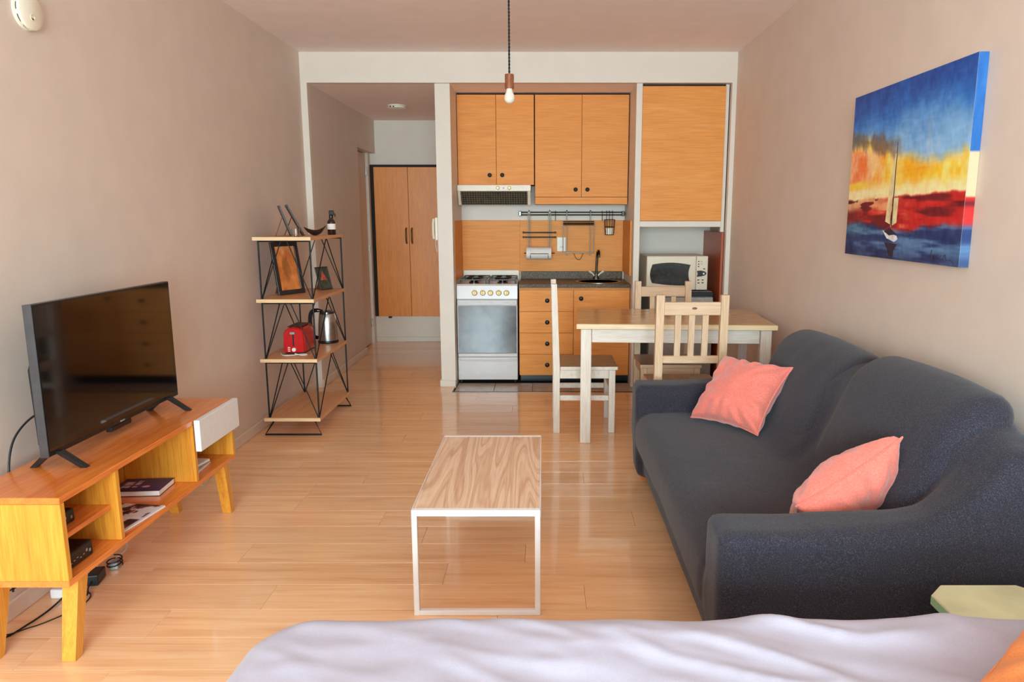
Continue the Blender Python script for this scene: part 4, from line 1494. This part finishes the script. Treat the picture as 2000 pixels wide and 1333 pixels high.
# ------------------------------------------------------------------ dining table and chairs
t = thing('dining_table', 'whitewashed dining table with a honey wooden top', 'dining table', (.845, 4.81, .0005), math.radians(-3))
a, b = .62, .375
tp = MB().box((-a, -b, .750), (a, b, .786), .008).build('table_top', 'tabletop', t)
MB().box((-a - .001, -b - .0012, .753), (a + .001, -b + .002, .783), .001).build('edge_board', 'tableedge', tp)
la = .068
for sx in (-1, 1):
    for sy in (-1, 1):
        x, y = sx * (a - .06), sy * (b - .058)
        MB().box((x - la / 2, y - la / 2, 0), (x + la / 2, y + la / 2, .7497), .004).build('leg', 'whitewash', t)
for sy in (-1, 1):
    MB().box((-a + .096, sy * (b - .058) - .012, .66), (a - .096, sy * (b - .058) + .012, .7497), .002).build('apron', 'whitewash_x', t)
for sx in (-1, 1):
    MB().box((sx * (a - .06) - .012, -b + .095, .66), (sx * (a - .06) + .012, b - .095, .7497), .002).build('apron', 'whitewash_x', t)


def make_chair(label, loc, rz, pale=True):
    """rear posts at y=0, seat towards +y"""
    up, ux = ('palewood', 'palewood_x') if pale else ('whitewash', 'whitewash_x')
    t = thing('dining_chair', label, 'chair', loc, rz, 'wooden chairs around the dining table')
    w = .205
    for s in (-1, 1):
        x = s * (w - .022)
        pf = [(-.012, 1.01), (.024, 1.01), (.045, .46), (.045, 0), (.002, 0), (.002, .46)]
        MB().prism(pf, x - .022, x + .022, 'X').build('back_post', up, t)
        MB().box((x - .022, .375, 0), (x + .022, .418, .4345), .003).build('front_leg', up, t)
        MB().box((x - .012, .046, .375), (x + .012, .374, .434), .002).build('side_rail', ux, t)
        MB().box((x - .010, .046, .222), (x + .010, .374, .258), .002).build('stretcher', ux, t)
    MB().box((-w + .044, .012, .375), (w - .044, .036, .434), .002).build('rear_rail', ux, t)
    MB().box((-w + .044, .384, .375), (w - .044, .408, .434), .002).build('front_rail', ux, t)
    MB().box((-w + .044, .384, .285), (w - .044, .404, .32), .002).build('stretcher', ux, t)
    st = MB().box((-w - .004, .046, .4352), (w + .004, .432, .460), .005).build('seat', 'seatwood', t)
    MB().box((-w - .005, .4315, .437), (w + .005, .4335, .458), .0005).build('seat_edge', ux, st)
    for s in (-1, 1):
        MB().box((s * (w + .0045) - .0008, .05, .437), (s * (w + .0045) + .0008, .43, .458), .0003).build('seat_edge', ux, st)
    tilt = .0345
    MB().box((-w + .044, -.005, .895), (w - .044, .022, .970), .003).build('top_rail', ux, t)
    MB().box((-w + .044, .004, .615), (w - .044, .030, .658), .003).build('lower_rail', ux, t)
    for x in (-.078, 0, .078):
        MB().loft([[(x - .017, .008, .657), (x + .017, .008, .657), (x + .017, .026, .657), (x - .017, .026, .657)],
                   [(x - .017, .000, .896), (x + .017, .000, .896), (x + .017, .018, .896), (x - .017, .018, .896)]]).build('slat', up, t)
    return t


make_chair('whitewashed wooden chair seen from its side at the left end of the table', (.062, 4.925, .0005), -PI / 2, False)
c2 = make_chair('pale wooden slatted chair nearest the sofa, its back turned to the viewer', (.842, 4.06, .0005), 0)
MB().lathe([(.0001, 0), (.015, 0), (.015, -.0006), (.0001, -.0006)], (0.012, -.0052, .935), 16, 'Y', sx=1, sy=.45).build('wood_knot', 'easel', c2)
c3 = make_chair('pale wooden chair on the far side of the table, in front of the microwave', (.872, 5.272, .0005), PI)
c3.scale = (1, 1, .972)

# ------------------------------------------------------------------ sofa under a stretch cover
SOX0, SOX1, SOY0, SOY1 = .50, 1.50, 1.915, 3.945
t = thing('sofa', 'dark charcoal-navy two-seat sofa under a stretchy slipcover', 'sofa', (1.0, 2.93, .0))


def n3(X, Y, Z, s, seed):
    r_ = np.random.RandomState(seed)
    out = 0
    for k in range(7):
        d = r_.normal(size=3)
        d = d / np.linalg.norm(d) * s * r_.uniform(.6, 1.5)
        out = out + np.sin(d[0] * X + d[1] * Y + d[2] * Z + r_.uniform(0, 6.28))
    return out / 7


def cushion_sdf(X, Y, Z, y0, y1, ztop):
    # lean: front face runs back as it rises
    Xt = X - .42 * (Z - .42)
    ym = (y0 + y1) / 2
    pil = .045 * np.cos(np.clip((Y - ym) / ((y1 - y0) / 2), -1, 1) * PI / 2) * np.cos(np.clip((Z - .62) / .3, -1, 1) * PI / 2)
    zz = .018 * np.cos((Y - ym) / (y1 - y0) * PI) - .012
    return sd_box(Xt + pil * .8, Y, Z - zz, (1.09, y0, .36), (1.31, y1, ztop), .105)


def sofa_body(X, Y, Z):
    X, Y = X + 1.0, Y + 2.93
    # gentle inward lean of the front towards the floor
    Xs = X - .02 * np.clip(.3 - Z, 0, .3) / .3
    base = sd_box(Xs, Y, Z, (.53, 1.94, .035), (1.49, 3.92, .34), .05)
    seat = sd_box(Xs, Y, Z - .018 * np.cos((Y - 2.93) * 1.7) - .012 * np.cos((X - .85) * 3.5), (.495, 2.04, .16), (1.36, 3.80, .402), .085)
    armn = sd_box(Xs, Y, Z, (.500, 1.915, .035), (1.42, 2.105, .558), .032)
    armf = sd_box(Xs, Y, Z, (.492, 3.755, .035), (1.42, 3.945, .558), .04)
    back = sd_box(X, Y, Z, (1.30, 1.945, .05), (1.505, 3.93, .78), .07)
    f = smin(base, seat, .05)
    f = smin(f, armn, .022)
    f = smin(f, armf, .035)
    f = smin(f, back, .06)
    # cover pulled tight from each arm up to the back
    for y0, y1, zs in ((1.93, 2.10, [.50, .550, .558, .575, .60, .645, .71, .77, .785]), (3.765, 3.93, [.50, .54, .55, .555, .56, .58, .62, .70, .76])):
        zt = np.interp(X, [.70, .80, .93, 1.05, 1.13, 1.20, 1.27, 1.36, 1.5], zs)
        yo = np.abs(Y - (y0 + y1) / 2) - (y1 - y0) / 2
        top = (Z - zt) * .62
        q1, q2 = yo + .045, top + .045
        w = np.sqrt(np.maximum(q1, 0) ** 2 + np.maximum(q2, 0) ** 2) + np.minimum(np.maximum(q1, q2), 0) - .045
        w = np.maximum(w, np.maximum(.75 - X, X - 1.49))
        f = smin(f, w, .04)
    for y0, y1, zt_ in ((2.125, 2.935, .88), (2.905, 3.80, .845)):
        f = smin(f, cushion_sdf(X, Y, Z, y0, y1, zt_) + .012, .13)
    # soft sags and folds
    f = f + .0045 * n3(X, Y, Z, 9, 3) + .0022 * n3(X, Y, Z, 26, 5)
    fold = np.exp(-((Z - (.47 + .16 * (X - 1.1))) / .02) ** 2) + .8 * np.exp(-((Z - (.36 + .10 * (X - 1.0))) / .018) ** 2) + .6 * np.exp(-((Z - (.22 + .06 * (X - 1.0))) / .02) ** 2)
    f = f + .010 * fold * np.exp(-((Y - 1.92) / .05) ** 2) * np.clip((X - .95) / .3, 0, 1)
    # diagonal drag line on the far arm, front
    dl = np.exp(-((Z - (.52 - 1.1 * (X - .52))) / .016) ** 2) * np.exp(-((Y - 3.76) / .04) ** 2) * np.clip((.72 - X) / .1, 0, 1)
    f = f + .012 * dl
    # pulled-in crease where seat meets arm front
    cr_ = np.exp(-((Y - 2.12) / .02) ** 2) * np.exp(-((X - .5) / .05) ** 2) * np.clip((Z - .1) / .1, 0, 1)
    f = f + .010 * cr_
    return f


sb = sdf_object('slipcover', sofa_body, (-.53, -1.04, 0), (.53, 1.04, .95), .0165, 'navy', t, 1)


def back_cushion(y0, y1, ztop, seed):
    def fn(X, Y, Z):
        X, Y = X + 1.0, Y + 2.93
        q = cushion_sdf(X, Y, Z, y0, y1, ztop)
        return q + .004 * n3(X, Y, Z, 11, seed) + .002 * n3(X, Y, Z, 30, seed + 1)
    o = sdf_object('back_cushion', fn, (0, y0 - 2.93 - .03, .33), (.56, y1 - 2.93 + .03, .96), .0165, 'navy', t, 2)
    o['label'] = 'plump back cushion under the sofa cover'
    return o


back_cushion(2.11, 2.935, .905, 12)
back_cushion(2.905, 3.83, .872, 22)
for x in (.56, 1.44):
    for y in (2.0, 3.86):
        MB().loft([[(x - 1 - .018, y - 2.93 - .018, 0.0005), (x - 1 + .018, y - 2.93 - .018, 0.0005), (x - 1 + .018, y - 2.93 + .018, .0005), (x - 1 - .018, y - 2.93 + .018, .0005)],
                   [(x - 1 - .026, y - 2.93 - .026, .06), (x - 1 + .026, y - 2.93 - .026, .06), (x - 1 + .026, y - 2.93 + .026, .06), (x - 1 - .026, y - 2.93 + .026, .06)]]).build('leg', 'pine', t)


def pillow(name, label, w, h, thick, mtx, mat, seed=1, n=44, pinch=.12, power=.42):
    """square scatter cushion with pulled-in sides and pointed corners; local XY plane, Z thickness"""
    u = np.linspace(-1, 1, n + 1)
    U, V = np.meshgrid(u, u, indexing='ij')
    Xp = U * w / 2 * (1 - pinch * (1 - V ** 2) ** 1.0 * np.abs(U) ** 2)
    Yp = V * h / 2 * (1 - pinch * (1 - U ** 2) ** 1.0 * np.abs(V) ** 2)
    H = thick / 2 * ((1 - U ** 2) * (1 - V ** 2)).clip(0) ** power
    ang = np.arctan2(V, U)
    rad = np.sqrt(U ** 2 + V ** 2)
    edge = smooth01(.35, 1.0, rad)
    r_ = np.random.RandomState(seed)
    wr = np.zeros_like(U)
    for k in range(5):
        wr += np.sin(ang * r_.randint(7, 19) + r_.uniform(0, 6) + rad * r_.uniform(-4, 4))
    wr = wr / 5 * edge * thick * .085 + (fbm(U * 2 + 5, V * 2 + 5, seed) - .5) * thick * .22 * (H > 1e-4)
    vs, fs = [], []
    top = np.stack([Xp, Yp, H + wr * (H > 1e-5)], -1).reshape(-1, 3)
    bot = np.stack([Xp, Yp, -H + wr * .6 * (H > 1e-5)], -1).reshape(-1, 3)
    N = n + 1
    vs = top.tolist()
    bi = np.arange(N * N)
    interior = ((np.abs(U) < 1 - 1e-9) & (np.abs(V) < 1 - 1e-9)).ravel()
    for k in np.where(interior)[0]:
        bi[k] = len(vs)
        vs.append(bot[k].tolist())
    for i in range(n):
        for j in range(n):
            a, b, c, d = i * N + j, (i + 1) * N + j, (i + 1) * N + j + 1, i * N + j + 1
            fs.append((a, b, c, d))
            fs.append((int(bi[d]), int(bi[c]), int(bi[b]), int(bi[a])))
    me = bpy.data.meshes.new(name)
    me.from_pydata(vs, [], fs)
    me.shade_smooth()
    o = bpy.data.objects.new(name, me)
    COL.objects.link(o)
    me.materials.append(M[mat])
    o.matrix_world = mtx
    # piping seam round the edge as a part
    ring = [vs[i * N] for i in range(N)] + [vs[n * N + j] for j in range(1, N)] + [vs[i * N + n] for i in range(n - 1, -1, -1)] + [vs[j] for j in range(n - 1, 0, -1)]
    MB().tube(ring, .0035, 5, closed=True).build('seam', mat, o, True)
    tag(o, label, 'cushion')
    return o


def frame_from(c, xaxis, yaxis):
    x = Vector(xaxis).normalized()
    y = Vector(yaxis)
    y = (y - x * y.dot(x)).normalized()
    z = x.cross(y)
    m = Matrix((x, y, z)).transposed().to_4x4()
    m.translation = Vector(c)
    return m


# far cushion: lower edge on the seat, leaning into the corner of far arm and back
BLc, BRc, TLc, TRc = Vector((.775, 3.56, .475)), Vector((1.02, 3.22, .455)), Vector((.945, 3.68, .695)), Vector((1.145, 3.42, .725))
cc = (BLc + BRc + TLc + TRc) / 4
pillow('scatter_cushion', 'salmon pink velvet cushion leaning by the far arm of the sofa', .41, .385, .18,
       frame_from(cc + Vector((.0, .0, .0)), (BRc - BLc) + (TRc - TLc), (TLc - BLc) + (TRc - BRc)), 'salmon', 3)
cc = Vector((1.02, 2.34, .497))
pillow('scatter_cushion', 'salmon pink velvet cushion tucked behind the near arm of the sofa', .43, .41, .22,
       frame_from(cc, (.36, .10, .19), (-.12, -.30, .30)), 'salmon', 8)

# ------------------------------------------------------------------ bed
BX0, BX1, BY0, BY1, BZ = -.64, 1.50, .16, 1.525, .575
t = thing('bed', 'bed with a lilac-grey duvet across the foreground', 'bed', ((BX0 + BX1) / 2, (BY0 + BY1) / 2, .0005))
ox, oy, oz = t.location
L = lambda x, y, z: (x - ox, y - oy, z - oz)
MB().box(L(BX0 + .06, BY0 + .06, .10), L(BX1, BY1 - .05, .26), .02).build('bed_base', 'whitewash', t)
MB().box(L(BX0 + .05, BY0 + .05, .262), L(BX1 - .005, BY1 - .04, .52), .05).build('mattress', 'paper', t)
for x in (BX0 + .12, BX1 - .1):
    for y in (BY0 + .12, BY1 - .12):
        MB().lathe([(.0001, 0), (.022, 0), (.03, .1), (.0001, .1)], L(x, y, .0005), 14).build('leg', 'pine', t, True)
# duvet: a sheet over the bed that rolls over the edge and hangs down
nxq, nyq = 170, 130
drop = .36
rad = .075
us = np.linspace(BX0 - drop, BX1 + .02, nxq)
vs_ = np.linspace(BY0 - drop, BY1 + drop, nyq)
U, V = np.meshgrid(us, vs_, indexing='ij')
ix0, ix1, iy0, iy1 = BX0 + .16, BX1 + .05, BY0 + .16, BY1 - .16
cx_, cy_ = np.clip(U, ix0, ix1), np.clip(V, iy0, iy1)
dx, dy = U - cx_, V - cy_
dist = np.sqrt(dx ** 2 + dy ** 2) + 1e-9
nx_, ny_ = dx / dist, dy / dist
s_ = np.maximum(dist - (.16 - rad), 0)
ang = np.minimum(s_ / rad, PI / 2)
horiz = np.minimum(dist, .16 - rad) + rad * np.sin(ang)
rest = np.maximum(s_ - rad * PI / 2, 0)
zz = BZ - rad * (1 - np.cos(ang)) - np.minimum(rest, drop - .12)
hang = smooth01(0, .12, rest)
tan_ = U * ny_ - V * nx_
wav = hang * (.014 * np.sin(tan_ * 16 + 1.2) + .008 * np.sin(tan_ * 37))
Xd = cx_ + nx_ * (horiz + wav)
Yd = cy_ + ny_ * (horiz + wav)
flat = 1 - hang
wr = (fbm(U * 2.2, V * 3.2, 61) - .5) * .028 + (fbm(U * 6 + V * 5, V * 6 - U * 3, 62) - .5) * .014
# ridged wrinkles fanning out to the right
rg = 1 - np.abs(2 * fbm(U * 3.0 + V * 6.0, V * 2.0 - U * .6, 63, 3) - 1)
wr += (rg ** 4 - .3) * .022 * (.35 + .65 * smooth01(-.2, .9, U))
zz = zz + wr * flat
me = bpy.data.meshes.new('duvet')
P = np.stack([Xd - ox, Yd - oy, zz - oz], -1).reshape(-1, 3)
fs = []
for i in range(nxq - 1):
    for j in range(nyq - 1):
        a = i * nyq + j
        fs.append((a, a + nyq, a + nyq + 1, a + 1))
me.from_pydata(P.tolist(), [], fs)
me.shade_smooth()
du = bpy.data.objects.new('duvet', me)
COL.objects.link(du)
me.materials.append(M['duvet'])
du.parent = t
sm = du.modifiers.new('thickness', 'SOLIDIFY')
sm.thickness = .02
sm.offset = -1
ss = du.modifiers.new('sub', 'SUBSURF')
ss.levels = ss.render_levels = 1

pillow('bed_pillow', 'orange cotton pillow on the bed at the lower right', .46, .60, .17,
       frame_from((.985, 1.035, .655), (.66, -.75, .0), (.75, .66, .0)), 'orange', 14, pinch=.05, power=.36)

# ------------------------------------------------------------------ stool by the bed
t = thing('side_stool', 'pale green painted stool with cut corners between bed and sofa', 'stool', (1.19, 1.675, .0005))
zt = .452
x0, x1, y0, y1, ch = 1.037 - 1.19, 1.345 - 1.19, 1.548 - 1.675, 1.838 - 1.675, .05
oct_ = [(x0 + ch, y0), (x1 - ch, y0), (x1, y0 + ch), (x1, y1 - ch), (x1 - ch, y1), (x0 + ch, y1), (x0, y1 - ch), (x0, y0 + ch)]
ins = [(x * .985, y * .985) for x, y in oct_]
st = MB().loft([[(x, y, zt - .028) for x, y in ins], [(x, y, zt - .0045) for x, y in ins], [(x, y, zt - .004) for x, y in oct_], [(x, y, zt) for x, y in ins]]).build('seat', 'green', t)
M['green_edge'] = plain('mint_green_paint', (150, 190, 150), .5, var=.08, scale=12)
MB().loft([[(x, y, zt - .0278) for x, y in oct_], [(x, y, zt - .0042) for x, y in oct_]], True, False).build('edge_band', 'green_edge', st)
for sx in (-1, 1):
    for sy in (-1, 1):
        q = .02
        tx, ty, bx_, by_ = sx * .10, sy * .10, sx * .125, sy * .125
        MB().loft([[(bx_ - q, by_ - q, 0), (bx_ + q, by_ - q, 0), (bx_ + q, by_ + q, 0), (bx_ - q, by_ + q, 0)],
                   [(tx - q, ty - q, zt - .0285), (tx + q, ty - q, zt - .0285), (tx + q, ty + q, zt - .0285), (tx - q, ty + q, zt - .0285)]]).build('leg', 'green', t)
